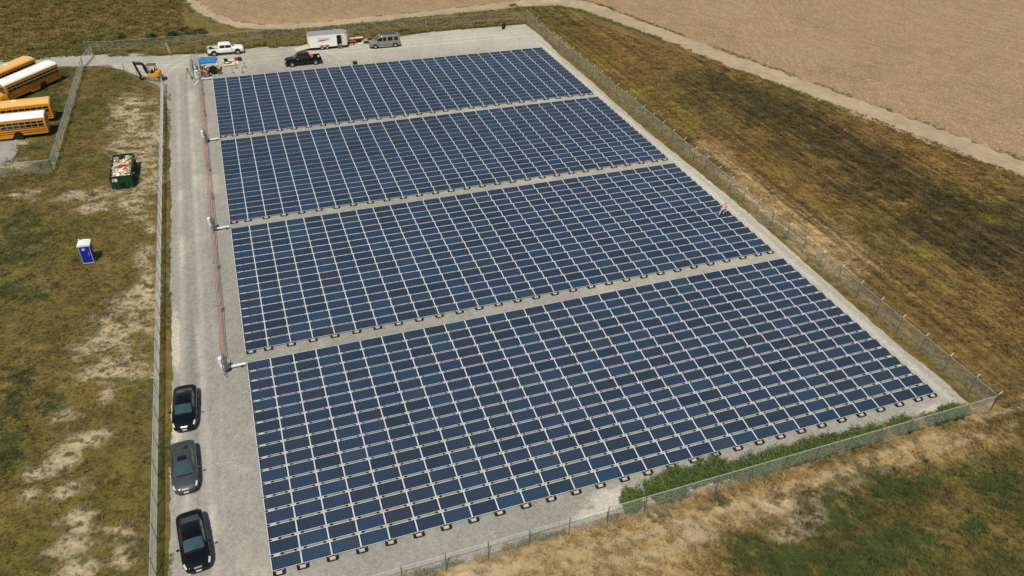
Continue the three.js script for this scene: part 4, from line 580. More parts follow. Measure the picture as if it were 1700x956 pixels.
// ------------------------------------------------------------------ inverter rack and work crew camp
{
  const g = thing('inverter_rack', 'tall silver strut rack of inverters and boxes beside the work crew', 'equipment rack', [-2.15, 0.012, -3.4], 0);
  for (const [x, z] of [[-0.55, -2.6], [-0.55, 0], [-0.55, 2.2], [0.55, -2.6], [0.55, 0], [0.55, 2.2]]) part('post', box(0.08, 2.5, 0.08, x, 1.25, z), galv, g);
  for (const x of [-0.55, 0.55]) for (const y of [0.5, 1.2, 1.9, 2.4]) part('crossbar', box(0.05, 0.06, 5.0, x, y, -0.2), galv, g);
  for (let k = 0; k < 4; k++) part('inverter', [box(0.26, 0.72, 0.62, -0.72, 1.45, -2.1 + k * 1.15, 0.03), box(0.05, 0.1, 0.3, -0.87, 1.45, -2.1 + k * 1.15)], k % 2 ? mat(0xa5a8a6, 0.4, 0.3) : mat(0x83888a, 0.4, 0.3), g);
  for (let k = 0; k < 4; k++) part('disconnect_box', box(0.22, 0.5, 0.4, 0.68, 1.3 + (k % 2) * 0.3, -2.0 + k * 1.15, 0.02), k === 1 ? whiteBox : strut, g);
  for (let k = 0; k < 6; k++) part('junction_box', box(0.2 + (k % 3) * 0.06, 0.3, 0.3, k % 2 ? 0.12 : -0.2, 1.0 + (k % 3) * 0.45, -2.2 + k * 0.8, 0.02), [strut, whiteBox, mat(0x55504a, 0.6)][k % 3], g);
  for (let k = 0; k < 7; k++) part('wireway', bar([-0.62, 0.2, -2.3 + k * 0.7], [-0.62, 1.1, -2.3 + k * 0.7], 0.035), galv, g);
  part('white_cabinet', box(0.6, 1.2, 0.5, -0.1, 0.72, 1.9, 0.03), mat(0xdadfe0, 0.5), g); part('red_cover', box(0.3, 0.7, 0.36, 0.05, 1.95, -2.1, 0.06), mat(0xc9432c, 0.6), g); part('top_tray', box(0.5, 0.06, 4.6, 0, 2.46, -0.2), galv, g);
  part('conduit_drop', [-0.15, 0, 0.15].map((k) => bar([k + 0.3, 0.74, 4.1], [k, 1.4, 2.3], 0.034)), conduitMat, g); part('pipe', [bar([-0.3, 0.1, 2.6], [-0.75, 0.1, 3.6], 0.05), bar([-0.5, 0.15, -2.5], [-0.5, 2.9, -2.5], 0.03), bar([0.4, 0.15, -2.5], [0.4, 3.0, -2.5], 0.03)], mat(0xc4c9c8, 0.5, 0.3), g);
}
solo('white_pipe_offcut', 'white pipe offcut lying by the start of the red conduits', 'pipe', [bar([0, 0.12, 0], [-0.5, 0.12, 1.3], 0.11, 12), bar([0.02, 0.12, 0], [0.2, 0.16, -0.4], 0.1, 12)], mat(0xe8e6e2, 0.5), [-2.15, 0.012, 0.1]);
{
  const g = thing('blue_canopy', 'blue pop up canopy shading the work crew beside the white pickup', 'canopy', [-0.2, 0.012, -4.05], -0.12), bl = mat(0x2b77b8, 0.75);
  const w = 1.25, d = 1.5, h = 2.0, P = [-w, h, -d, w, h, -d * 0.72, w, h, d * 0.75, -w, h, d * 0.85, 0.1, h + 0.28, -0.05], f = new THREE.BufferGeometry(); f.setAttribute('position', new THREE.Float32BufferAttribute(P, 3)); f.setIndex([4, 1, 0, 4, 2, 1, 4, 3, 2, 4, 0, 3]);
  part('cloth', toCreasedNormals(f, 0.1), new THREE.MeshStandardMaterial({ color: 0x2b77b8, roughness: 0.75, side: THREE.DoubleSide }), g);
  for (const [x0, z0, x1, z1] of [[-w, -d, w, -d * 0.72], [w, -d * 0.72, w, d * 0.75], [w, d * 0.75, -w, d * 0.85], [-w, d * 0.85, -w, -d]]) part('valance', beam([x0, h - 0.1, z0], [x1, h - 0.1, z1], 0.2, 0.012), bl, g);
  for (const [x, z] of [[-w, -d], [w, -d * 0.72], [w, d * 0.75], [-w, d * 0.85]]) part('pole', bar([x, 0, z], [x, h, z], 0.025), galv, g);
}
{ // black cable reel on its side rims
  const g = thing('cable_reel', 'large black cable reel standing among the work crew', 'cable reel', [0.42, 0.012, -3.0], 0.5), k = mat(0x15130f, 0.7);
  for (const s of [-1, 1]) part('flange', cyl(0.62, 0.05, 0, 0.62, s * 0.32, 'z', 24), k, g);
  part('cable', cyl(0.5, 0.58, 0, 0.62, 0, 'z', 24), mat(0x0e0e0e, 0.6), g); part('hub', cyl(0.1, 0.76, 0, 0.62, 0, 'z', 14), mat(0x4f4a40, 0.7), g);
}
{ // pallet with gear
  const g = thing('plywood_sheet', 'pale plywood sheet on sleepers with hoses lying beside the canopy', 'plywood sheet', [3.1, 0.012, -7.3], 0.03);
  part('sheet', box(2.4, 0.04, 2.7, 0, 0.16, 0), mat(0xd3c8b0, 0.9), g); for (const z of [-1.1, 0, 1.1]) part('sleeper', box(2.3, 0.12, 0.1, 0, 0.07, z), mat(0x9c8a68, 0.9), g);
  const hose = []; for (let k = 0; k <= 24; k++) { const a = k * 0.62; hose.push(new THREE.Vector3(-0.5 + Math.cos(a) * (0.45 + k * 0.012), 0.22, 0.1 + Math.sin(a) * (0.45 + k * 0.01))); }
  solo('hose_coil', 'coiled dark hose lying on the plywood sheet', 'hose', new THREE.TubeGeometry(new THREE.CatmullRomCurve3(hose), 120, 0.04, 6), mat(0x4a4638, 0.8), [3.1, 0.012, -7.3]);
  solo('steel_pipe', 'straight grey pipe lying across the plywood sheet', 'pipe', bar([-0.4, 0.24, -0.1], [1.0, 0.24, -0.35], 0.05), mat(0x6f6b5c, 0.6), [3.1, 0.012, -7.3]);
  solo('red_pump', 'small red and black pump on the plywood sheet edge', 'pump', [box(0.5, 0.35, 0.4, 0, 0.38, 0, 0.06), cyl(0.2, 0.5, 0.1, 0.45, 0.1, 'x', 14)], mat(0x8e2433, 0.5), [4.05, 0.012, -8.2]);
  solo('black_generator', 'black boxy motor unit beside the red pump', 'motor', [box(0.55, 0.45, 0.5, 0, 0.4, 0, 0.08), cyl(0.22, 0.2, 0.2, 0.45, 0.28, 'z', 14)], mat(0x24221e, 0.6), [4.6, 0.012, -8.1]);
  solo('black_bucket', 'black tub on the plywood sheet corner', 'tub', [cyl(0.26, 0.34, 0, 0.17, 0, 'y', 16, 0.32), new THREE.TorusGeometry(0.32, 0.02, 6, 16).rotateX(Math.PI / 2).translate(0, 0.34, 0)], mat(0x1d1c18, 0.7), [2.4, 0.195, -8.1]);
}
[[3.87, -4.57, 'first in the row by the plywood sheet'], [5.21, -4.57, 'second in the row by the plywood sheet'], [3.23, -2.15, 'nearer the panels, on the crew side'], [4.68, -2.1, 'nearer the panels, away from the crew']].forEach(([x, z, where]) => {
  const g = thing('pipe_stand', 'dark green tripod pipe stand, ' + where, 'pipe stand', [x, 0.012, z], x, 'tripod pipe stands'), m = mat(0x2f4b3c, 0.6);
  part('stem', bar([0, 0.2, 0], [0, 0.8, 0], 0.035), m, g); for (let k = 0; k < 3; k++) part('leg', bar([0, 0.3, 0], [Math.cos(k * 2.094) * 0.38, 0.02, Math.sin(k * 2.094) * 0.38], 0.03), m, g); part('head', [box(0.26, 0.04, 0.08, 0, 0.82, 0), box(0.05, 0.1, 0.08, 0.12, 0.86, 0), box(0.05, 0.1, 0.08, -0.12, 0.86, 0)], m, g);
});
{
  const g = thing('step_ladder', 'green step ladder standing open between the inverter rack and excavator', 'ladder', [-3.45, 0.012, -1.6], 1.2), m = mat(0x24503c, 0.6);
  for (const s of [-1, 1]) { part('rail', beam([s * 0.22, 0, 0.5], [s * 0.16, 1.7, 0], 0.03, 0.06), m, g); part('rear_rail', beam([s * 0.22, 0, -0.5], [s * 0.16, 1.7, 0], 0.03, 0.04), m, g); }
  for (let k = 1; k < 7; k++) part('step', box(0.42 - k * 0.017, 0.025, 0.08, 0, k * 0.24, 0.5 - k * 0.07), m, g); part('top_cap', box(0.36, 0.05, 0.16, 0, 1.72, 0, 0.02), mat(0x3d3f3d, 0.6), g);
}
{
  const g = thing('portable_generator', 'small red and black portable generator at the array edge', 'generator', [22.62, 0.012, -1.25], 0.05);
  part('frame', [-1, 1].flatMap((s) => [bar([-0.34, 0.05, s * 0.24], [-0.34, 0.52, s * 0.24], 0.02), bar([0.34, 0.05, s * 0.24], [0.34, 0.52, s * 0.24], 0.02), bar([-0.34, 0.52, s * 0.24], [0.34, 0.52, s * 0.24], 0.02), bar([-0.34, 0.05, s * 0.24], [0.34, 0.05, s * 0.24], 0.02)]), trimBlack, g);
  part('tank', box(0.6, 0.18, 0.44, 0, 0.48, 0, 0.06), mat(0xa32a34, 0.4), g); part('engine', [box(0.34, 0.3, 0.36, -0.12, 0.22, 0, 0.03), cyl(0.15, 0.26, 0.2, 0.22, 0, 'x', 14)], mat(0x25251d, 0.6), g);
}
{
  const tyre = (pos, label, turn) => { const pts = [[0.34, -0.14], [0.52, -0.15], [0.58, -0.09], [0.58, 0.09], [0.52, 0.15], [0.34, 0.14], [0.34, -0.14]].map((p) => new THREE.Vector2(...p)); return solo('loose_tyre', label, 'tyre', new THREE.LatheGeometry(pts, 26).rotateX(Math.PI / 2).translate(0, 0.58, 0), mat(0x1f1d1a, 0.85), pos, turn); };
  tyre([52.7, 0.012, -12.6], 'black tyre standing upright on the gravel by the weeds at the lot corner', 0.75);
}
solo('grey_post', 'leaning grey wooden post at the weed edge behind the excavator', 'post', [beam([0, 0, 0], [-0.35, 2.1, 0.1], 0.34, 0.08), beam([0.05, 0.02, 0], [0.7, 0.1, -0.4], 0.14, 0.06)], mat(0x9c948a, 0.9), [-6.2, 0, -14.3]);
// yard gear between the trailer and the van
{
  const t1 = thing('folding_table', 'folding table with a pale top by the weeds behind the trailer tongue', 'table', [25.4, 0.012, -12.6], 0.05); part('table_top', box(1.5, 0.05, 0.75, 0, 0.74, 0, 0.015), mat(0xd8c9a4, 0.8), t1); for (const [x, z] of [[-0.6, 0.3], [0.6, 0.3], [-0.6, -0.3], [0.6, -0.3]]) part('leg', bar([x, 0, z], [x, 0.73, z], 0.02), trimBlack, t1);
  solo('black_crate', 'black crate tucked under the folding table', 'crate', [box(0.7, 0.4, 0.5, 0, 0.2, 0, 0.03), box(0.74, 0.05, 0.54, 0, 0.4, 0, 0.015)], trimBlack, [25.3, 0.012, -12.3]);
  solo('black_crate', 'black crate lying between the folding table and the van', 'crate', [box(0.9, 0.3, 0.5, 0, 0.15, 0, 0.03), box(0.94, 0.04, 0.54, 0, 0.3, 0, 0.015)], trimBlack, [26.5, 0.012, -11.4]);
  solo('red_tub', 'red tub beside the trailer tongue', 'tub', [cyl(0.3, 0.4, 0, 0.2, 0, 'y', 18, 0.46), new THREE.TorusGeometry(0.46, 0.025, 6, 18).rotateX(Math.PI / 2).translate(0, 0.4, 0)], mat(0xc02340, 0.5), [24.3, 0.012, -12.0]);
  solo('wooden_spool', 'pale wooden cable spool lying flat by the weeds beside the red tub', 'spool', [cyl(0.55, 0.06, 0, 0.5, 0, 'y', 22), cyl(0.55, 0.06, 0, 0.03, 0, 'y', 22), cyl(0.25, 0.44, 0, 0.26, 0, 'y', 16)], mat(0xb5a78c, 0.9), [24.3, 0.012, -13.2]);
  solo('white_cooler', 'white cooler on open gravel between the trailer tongue and van', 'cooler', [box(0.75, 0.36, 0.45, 0, 0.18, 0, 0.04), box(0.78, 0.08, 0.48, 0, 0.4, 0, 0.03)], mat(0xdedbd2, 0.6), [25.2, 0.012, -10.4], 0.3);
  solo('yellow_board', 'yellowish board propped low near the van nose', 'board', beam([-0.5, 0.05, 0], [0.5, 0.35, 0], 0.5, 0.05), mat(0xcdbb8a, 0.85), [26.4, 0.012, -12.4], 0.2);
}
// ------------------------------------------------------------------ people: one continuous skin per body, hat and vest as children
const SKIN = lin(176, 128, 98);
function person(label, pos, turn, J, wear, lift = 0) {
  const root = thing('person', label, 'person', pos, turn, 'workers in safety gear'), C = { s: SKIN, t: lin(...wear.shirt), p: lin(...wear.trousers), b: lin(46, 38, 30) };
  const mid = (a, b, t) => a.map((v, i) => lerp(v, b[i], t));
  const bones = [[J.hip, J.chest, 0.145, 0.17, 't'], [J.chest, J.neck, 0.16, 0.07, 't'], [J.neck, J.head, 0.055, 0.07, 's'], [J.head, J.head, 0.1, 0.1, 's'], [mid(J.hip, J.chest, -0.05), mid(J.hip, J.chest, 0.2), 0.15, 0.15, 'p']];
  for (const k of ['l', 'r']) {
    bones.push([J.chest, J['sh' + k], 0.13, 0.075, 't'], [J['sh' + k], J['el' + k], 0.062, 0.048, 't'], [J['el' + k], J['ha' + k], 0.046, 0.034, 's'], [J.hip, J['hp' + k], 0.13, 0.105, 'p'], [J['hp' + k], J['kn' + k], 0.1, 0.068, 'p'], [J['kn' + k], J['an' + k], 0.066, 0.05, 'p'], [J['an' + k], J['to' + k], 0.055, 0.045, 'b']);
  }
  const all = bones.flatMap((b) => [b[0], b[1]]), lo = [0, 1, 2].map((i) => Math.min(...all.map((p) => p[i])) - 0.25), hi = [0, 1, 2].map((i) => Math.max(...all.map((p) => p[i])) + 0.25), size = Math.max(...hi.map((v, i) => v - lo[i])), c = lo.map((v, i) => (v + hi[i]) / 2);
  const N = 60, half = N / 2, mc = new MarchingCubes(N, new THREE.MeshBasicMaterial(), false, false, 40000); mc.isolation = 0;
  const d1 = (x, y, z, b) => { const [A, B, ra, rb] = b, ux = B[0] - A[0], uy = B[1] - A[1], uz = B[2] - A[2], L = ux * ux + uy * uy + uz * uz, t = L ? clamp(((x - A[0]) * ux + (y - A[1]) * uy + (z - A[2]) * uz) / L, 0, 1) : 0; return Math.hypot(x - A[0] - ux * t, y - A[1] - uy * t, z - A[2] - uz * t) - lerp(ra, rb, t); };
  const S = size / 2;
  for (let k = 0; k < N; k++) for (let j = 0; j < N; j++) for (let i = 0; i < N; i++) {
    const x = c[0] + (i - half) / half * S, y = c[1] + (j - half) / half * S, z = c[2] + (k - half) / half * S; let d = 9;
    for (const b of bones) { const e = d1(x, y, z, b), h = Math.max(0.035 - Math.abs(d - e), 0) / 0.035; d = Math.min(d, e) - h * h * 0.035 * 0.25; }
    mc.field[i + j * N + k * N * N] = -d;
  }
  mc.update();
  const n = mc.count, P = new Float32Array(n * 3), col = [];
  for (let i = 0; i < n; i++) { const q = [0, 1, 2].map((a) => c[a] + mc.positionArray[i * 3 + a] * S); P.set(q, i * 3); let best = 9, cl = 't'; for (const b of bones) { const e = d1(q[0], q[1], q[2], b); if (e < best) { best = e; cl = b[4]; } } col.push(...C[cl]); }
  let g = new THREE.BufferGeometry(); g.setAttribute('position', new THREE.BufferAttribute(P, 3)); g.setAttribute('normal', new THREE.BufferAttribute(new Float32Array(mc.normalArray.slice(0, n * 3)), 3)); g.computeVertexNormals(); g.setAttribute('color', new THREE.Float32BufferAttribute(col, 3));
  // face and fingers joined to the same skin
  const extra = [], V = (a) => new THREE.Vector3(...a), f = V(J.face ?? [1, 0, 0]).normalize(), hd = V(J.head);
  const up = hd.clone().sub(V(J.neck)).normalize(), sd = f.clone().cross(up).normalize(), ball = (p, r, k = 1) => { const q = new THREE.SphereGeometry(r, 7, 5); q.scale(1, k, 1); return q.translate(p.x, p.y, p.z); };
  const at = (a, b, e) => hd.clone().addScaledVector(f, a).addScaledVector(up, b).addScaledVector(sd, e);
  extra.push([ball(at(0.11, -0.01, 0), 0.018, 1.5), C.s], [ball(at(0.085, -0.05, 0), 0.02, 0.5), lin(150, 84, 74)], [ball(at(0.0, -0.01, 0.1), 0.024, 1.5), C.s], [ball(at(0.0, -0.01, -0.1), 0.024, 1.5), C.s], [ball(at(0.09, 0.02, 0.035), 0.012), lin(30, 24, 20)], [ball(at(0.09, 0.02, -0.035), 0.012), lin(30, 24, 20)]);
  for (const k of ['l', 'r']) { const h = V(J['ha' + k]), dir = h.clone().sub(V(J['el' + k])).normalize(), sidev = dir.clone().cross(new THREE.Vector3(0.3, 1, 0.2)).normalize(), fin = (o, L, bend) => { const a = h.clone().addScaledVector(sidev, o).addScaledVector(dir, 0.03), b = a.clone().addScaledVector(dir, L * 0.6).addScaledVector(sidev, o * 0.3), e = b.clone().addScaledVector(dir, L * 0.4).add(new THREE.Vector3(0, -bend, 0)); extra.push([bar(a.toArray(), b.toArray(), 0.01, 5, 0.009), C.s], [bar(b.toArray(), e.toArray(), 0.009, 5, 0.007), C.s]); }; fin(-0.027, 0.075, 0.02); fin(-0.009, 0.088, 0.025); fin(0.009, 0.082, 0.025); fin(0.027, 0.064, 0.02); fin(0.045, 0.05, -0.01); }
  const cols = [...col], geos = [g]; for (const [e, cc] of extra) { const q = norm(e); q.deleteAttribute('uv'); geos.push(q); const m = q.attributes.position.count, a = new Float32Array(m * 3); for (let i = 0; i < m; i++) a.set(cc, i * 3); q.setAttribute('color', new THREE.BufferAttribute(a, 3)); }
  part('body', mergeGeometries(geos), new THREE.MeshStandardMaterial({ vertexColors: true, roughness: 0.85 }), root);
  if (wear.vest) { // sleeveless vest round the torso
    const A = V(J.hip).lerp(V(J.chest), 0.15), B = V(J.chest).lerp(V(J.neck), 0.55), ax = B.clone().sub(A), L = ax.length(), q = new THREE.Quaternion().setFromUnitVectors(new THREE.Vector3(0, 1, 0), ax.normalize()), M = A.clone().lerp(B, 0.5);
    const pr = [[0.185, -0.5], [0.195, -0.3], [0.205, 0], [0.21, 0.25], [0.175, 0.42], [0.1, 0.5]].map(([r, t]) => new THREE.Vector2(r, t * L)), v = new THREE.LatheGeometry(pr, 20); const sh = V(J.shr).sub(V(J.shl)); v.scale(0.86, 1, 1.06); if (Math.abs(sh.x) > Math.abs(sh.z)) v.rotateY(Math.PI / 2); v.applyQuaternion(q).translate(M.x, M.y, M.z); const ve = part('vest', v, mat(wear.vest, 0.75, 0, { side: THREE.DoubleSide }), root);
    for (const t of [-0.12, 0.12]) { const tr = new THREE.TorusGeometry(0.2, 0.013, 5, 20).rotateX(Math.PI / 2).scale(0.88, 2, 1.08); tr.applyQuaternion(q).translate(M.x + ax.x * t * L, M.y + ax.y * t * L, M.z + ax.z * t * L); part('reflective_band', tr, mat(0xd5dad0, 0.4), ve); }
  }
  const hat = [new THREE.SphereGeometry(0.128, 16, 8, 0, Math.PI * 2, 0, Math.PI / 2).scale(1.08, 1.0, 0.95), new THREE.CylinderGeometry(0.15, 0.155, 0.014, 18), box(0.1, 0.012, 0.18, 0.15, -0.004, 0, 0.004)];
  const hm = part('hard_hat', hat, mat(wear.hat ?? 0xf0f0ec, 0.4), root); const hp = at(0, 0.055, 0); hm.position.copy(hp); hm.quaternion.setFromRotationMatrix(new THREE.Matrix4().makeBasis(f.clone().addScaledVector(up, -f.dot(up)).normalize(), up, new THREE.Vector3().crossVectors(f.clone().addScaledVector(up, -f.dot(up)).normalize(), up)));
  return root;
}
const stand = (o = {}) => ({ hip: [0, 0.95, 0], chest: [0.02, 1.3, 0], neck: [0.03, 1.47, 0], head: [0.06, 1.62, 0], face: [1, -0.3, 0], shl: [0.02, 1.38, -0.19], shr: [0.02, 1.38, 0.19], ell: [0.06, 1.12, -0.25], elr: [0.1, 1.12, 0.25], hal: [0.28, 1.04, -0.2], har: [0.32, 1.06, 0.18], hpl: [0, 0.88, -0.1], hpr: [0, 0.88, 0.1], knl: [0.03, 0.5, -0.12], knr: [0.03, 0.5, 0.12], anl: [-0.03, 0.09, -0.13], anr: [-0.01, 0.09, 0.13], tol: [0.15, 0.045, -0.15], tor: [0.17, 0.045, 0.15], ...o });
const bend = (o = {}) => stand({ hip: [-0.12, 0.88, 0], chest: [0.2, 1.12, 0], neck: [0.36, 1.18, 0], head: [0.5, 1.22, 0], face: [0.6, -1, 0], shl: [0.25, 1.12, -0.19], shr: [0.25, 1.12, 0.19], ell: [0.36, 0.86, -0.22], elr: [0.38, 0.86, 0.22], hal: [0.52, 0.68, -0.14], har: [0.55, 0.7, 0.14], hpl: [-0.12, 0.83, -0.1], hpr: [-0.12, 0.83, 0.1], ...o });
person('worker in bright yellow vest and white hard hat beside the cable reel', [1.2, 0.012, -2.45], Math.PI - 0.2, stand({ hip: [-0.1, 0.93, 0], anr: [-0.32, 0.09, 0.1], tor: [-0.15, 0.045, 0.12], knr: [-0.14, 0.5, 0.12], chest: [0.06, 1.27, 0], neck: [0.14, 1.43, 0], head: [0.2, 1.57, 0] }), { shirt: [150, 160, 60], trousers: [84, 88, 92], vest: 0xdce66a });
person('worker in orange vest standing between the inverter rack and cable reel', [-0.35, 0.012, -2.1], Math.PI + 0.3, stand({ chest: [0.1, 1.26, 0], neck: [0.2, 1.41, 0], head: [0.28, 1.53, 0] }), { shirt: [196, 86, 50], trousers: [52, 38, 30], vest: 0xe8592c });
person('worker in orange vest bending towards the lower boxes of the inverter rack', [-0.85, 0.012, -1.55], Math.PI, bend(), { shirt: [200, 84, 56], trousers: [150, 140, 120], vest: 0xec6238 });
person('worker in green shirt and white hard hat at the canopy edge', [-0.75, 0.012, -3.1], Math.PI + 0.9, stand(), { shirt: [122, 148, 36], trousers: [40, 40, 44] });
person('worker in orange vest climbing across the panels at the array outer edge', [54.35, 0.25, 61.35], 0.55, bend({ hip: [-0.1, 0.78, 0], chest: [0.22, 1.08, 0], neck: [0.38, 1.2, 0], head: [0.5, 1.3, 0], face: [1, -0.6, 0], knl: [-0.32, 0.44, -0.12], anl: [-0.62, 0.1, -0.14], tol: [-0.46, 0.04, -0.15], knr: [0.12, 0.42, 0.12], anr: [0.02, 0.08, 0.13], tor: [0.2, 0.04, 0.14] }), { shirt: [224, 110, 64], trousers: [176, 186, 196], vest: 0xf0703c });

// ------------------------------------------------------------------ vegetation (uncountable, instanced)
function blades(n, h, w, spread, seed, lean = 0.5) { // a tuft of bent blades
  const r = rng(seed), P = [], I = [];
  for (let k = 0; k < n; k++) {
    const a = r() * 6.283, d = r() * spread, x = Math.cos(a) * d, z = Math.sin(a) * d, H = h * (0.55 + r() * 0.6), l = H * lean * (0.3 + r()), dir = a + (r() - 0.5) * 1.6, cx = Math.cos(dir), cz = Math.sin(dir), px = -cz * w / 2, pz = cx * w / 2, b = P.length / 3;
    P.push(x - px, 0, z - pz, x + px, 0, z + pz, x + cx * l * 0.4 - px * 0.8, H * 0.6, z + cz * l * 0.4 - pz * 0.8, x + cx * l * 0.4 + px * 0.8, H * 0.6, z + cz * l * 0.4 + pz * 0.8, x + cx * l, H, z + cz * l); I.push(b, b + 1, b + 2, b + 2, b + 1, b + 3, b + 2, b + 3, b + 4);
  }
  const g = new THREE.BufferGeometry(); g.setAttribute('position', new THREE.Float32BufferAttribute(P, 3)); g.setIndex(I); g.computeVertexNormals(); return g;
}
function leafy(stems, h, w, n, leaf, seed) { // a weed: several stems with leaves all round
  const r = rng(seed), P = [], I = [];
  const quad = (o, u, v) => { const b = P.length / 3; P.push(...o, o[0] + u[0] * 0.5 + v[0] * 0.5, o[1] + u[1] * 0.5 + v[1] * 0.5, o[2] + u[2] * 0.5 + v[2] * 0.5, o[0] + u[0], o[1] + u[1], o[2] + u[2], o[0] + u[0] * 0.5 - v[0] * 0.5, o[1] + u[1] * 0.5 - v[1] * 0.5, o[2] + u[2] * 0.5 - v[2] * 0.5); I.push(b, b + 1, b + 2, b, b + 2, b + 3); };
  for (let s = 0; s < stems; s++) {
    const a = r() * 6.28, sp = r() * w * 0.35, tx = Math.cos(a) * w * (0.2 + r() * 0.5), tz = Math.sin(a) * w * (0.2 + r() * 0.5), H = h * (0.6 + r() * 0.5), bx = Math.cos(a) * sp, bz = Math.sin(a) * sp;
    quad([bx, 0, bz], [tx, H, tz], [0.02, 0, 0.02]);
    for (let k = 0; k < n; k++) { const t = 0.15 + 0.85 * (k + r()) / n, o = [bx + tx * t, H * t, bz + tz * t], e = r() * 6.28, L = leaf * (0.6 + r() * 0.7), dy = (r() - 0.25) * L; quad(o, [Math.cos(e) * L, dy, Math.sin(e) * L], [-Math.sin(e) * L * 0.45, 0.1 * L, Math.cos(e) * L * 0.45]); }
  }
  const g = new THREE.BufferGeometry(); g.setAttribute('position', new THREE.Float32BufferAttribute(P, 3)); g.setIndex(I); g.computeVertexNormals(); return g;
}
const leafMat = new THREE.MeshPhysicalMaterial({ color: 0xffffff, roughness: 0.9, transmission: 0.0, side: THREE.DoubleSide });
function scatter(name, label, category, geo, items, parent = scene) { // items: [x, z, scale, yscale, r, g, b]
  if (!items.length) return;
  const o = new THREE.InstancedMesh(geo, leafMat, items.length), cc = new THREE.Color(); o.name = numbered(name); o.userData = { label, category, kind: 'stuff' };
  items.forEach(([x, z, s, ys, r, g, b, y = 0], i) => { dummy.position.set(x, y, z); dummy.rotation.set(0, (i * 2.399) % 6.283, 0); dummy.scale.set(s, s * ys, s); dummy.updateMatrix(); o.setMatrixAt(i, dummy.matrix); o.setColorAt(i, cc.setRGB(r, g, b)); });
  parent.add(o);
}
const onBus = (x, z) => false;
const inPad = (() => { const left = (z) => (z < 4 ? -99 : -6.45); return (x, z) => { if (z > 96.3 || x > 57.6) return false; if (z > -13.2 && x > -6.4 && x < 57.6) return true; if (z < 4 && z > -13 && x > -8.5 - (4 - z) * 0.55 + 1.5 && x < -6) return true; if (x < -6 && z < -12 && z > -17.4) return true; return false; }; })();
const trackDist = (x, z) => { let best = 99; for (let i = 1; i < trackU.length; i++) { const a = trackU[i - 1], b = trackU[i]; const mx = (a[0] + b[0]) / 2, mz = (a[1] + b[1]) / 2; const dx = b[0] - a[0], dz = b[1] - a[1], t = clamp(((x - a[0]) * dx + (z - a[1]) * dz) / (dx * dx + dz * dz), 0, 1); const d = Math.hypot(x - a[0] - dx * t, z - a[1] - dz * t); if (d < Math.abs(best)) best = d * Math.sign((x - mx) * dz - (z - mz) * dx || 1); } return best; };
const rv = rng(2024), gc = [0, 0, 0];
const bareness = (c) => clamp((c[2] / Math.max(c[0], 0.01) - 0.42) * 6, 0, 1);
function field(n, x0, x1, z0, z1, h, keep) {
  const out = [[], [], []];
  for (let i = 0; i < n; i++) {
    const x = lerp(x0, x1, rv()), z = lerp(z0, z1, rv()); if (!keep(x, z)) continue; groundColor(x, z, gc);
    const d = vn(x * 0.9 + 3, z * 0.9 + 1), lum = gc[0] * 0.4 + gc[1] * 0.6; if (rv() < sstep(0.2, 0.4, lum) * 0.9) continue; if (rv() > 0.35 + d) continue;
    const f = x > 58 ? 0.8 + rv() * 0.45 : 0.65 + rv() * 0.8, w = rv() * (x > 58 ? 0.08 : 0.18), s = h * (0.55 + rv() * 0.8) * (0.7 + 0.6 * d) * (rv() < 0.06 ? 1.8 : 1);
    out[i % 3].push([x, z, s, 1, gc[0] * f + w * 0.08, gc[1] * f + w * 0.07, gc[2] * f + w * 0.03]);
  }
  return out;
}
const tufts = [blades(9, 1, 0.13, 0.5, 1, 0.9), blades(8, 1, 0.16, 0.6, 2, 1.2), blades(10, 0.8, 0.12, 0.65, 3, 1.5)];
{
  const grass = (label, sets) => sets.forEach((s, i) => scatter('grass', label, 'grass', tufts[i], s));
  grass('short mottled olive grass between the sedan lane fence and bus yard', field(110000, -34, -7.4, -12, 100, 0.13, (x, z) => !inPad(x, z) && !(x < -25 && z > 12.5 && z < 22.5)));
  grass('tall dry brown grass in the field past the long fence', field(170000, 58.7, 104, -28, 112, 0.17, (x, z) => { const t = trackDist(x, z); return x < 60.5 ? true : z < 60 ? x < lerp(69, 96, sstep(-26, 60, z)) - 0 && Math.abs(t) > 4.6 : Math.abs(t) > 4.6; }).map((a) => a));
  grass('dry tan and green grass outside the weed lined fence', field(60000, -8, 66, 96.6, 114, 0.16, () => true));
  grass('dry grass behind the trailer side fence and beyond the drive', field(60000, -50, 58, -60, -14.6, 0.3, (x, z) => !inPad(x, z) && (x < -4 ? z < -17.5 && x < -4 + (z + 47) * 0.1 + 3 : z > -22.8 && z < -14.2)));
}
// greener weeds
function weedStrip(n, fn, col, hs) { const out = []; for (let i = 0; i < n; i++) { const p = fn(rv); if (!p) continue; const f = 0.7 + rv() * 0.6, c = col[Math.floor(rv() * col.length)]; out.push([p[0], p[1], p[2] * (0.45 + rv() * 0.95), hs, c[0] * f, c[1] * f, c[2] * f]); } return out; }
const weedA = leafy(5, 1, 0.7, 9, 0.2, 5), weedB = leafy(7, 0.8, 0.9, 7, 0.16, 6);
const GR = [lin(78, 100, 42), lin(62, 82, 34), lin(94, 108, 46), lin(86, 94, 42)], YG = [lin(136, 128, 66), lin(118, 114, 54), lin(152, 134, 80), lin(142, 116, 70)];
const stripZ = (x) => { const P = [[24.4, 96.4], [25, 94.7], [27, 94.1], [30.8, 94.0], [33.5, 94.2], [34.2, 95.3], [37.5, 94.9], [41.8, 94.9], [45.2, 95.3], [50, 95.3], [55, 95.4], [56.6, 95.6], [57.2, 96.4]]; for (let i = 1; i < P.length; i++) if (x <= P[i][0]) return lerp(P[i - 1][1], P[i][1], (x - P[i - 1][0]) / (P[i][0] - P[i - 1][0])); return 96.4; };
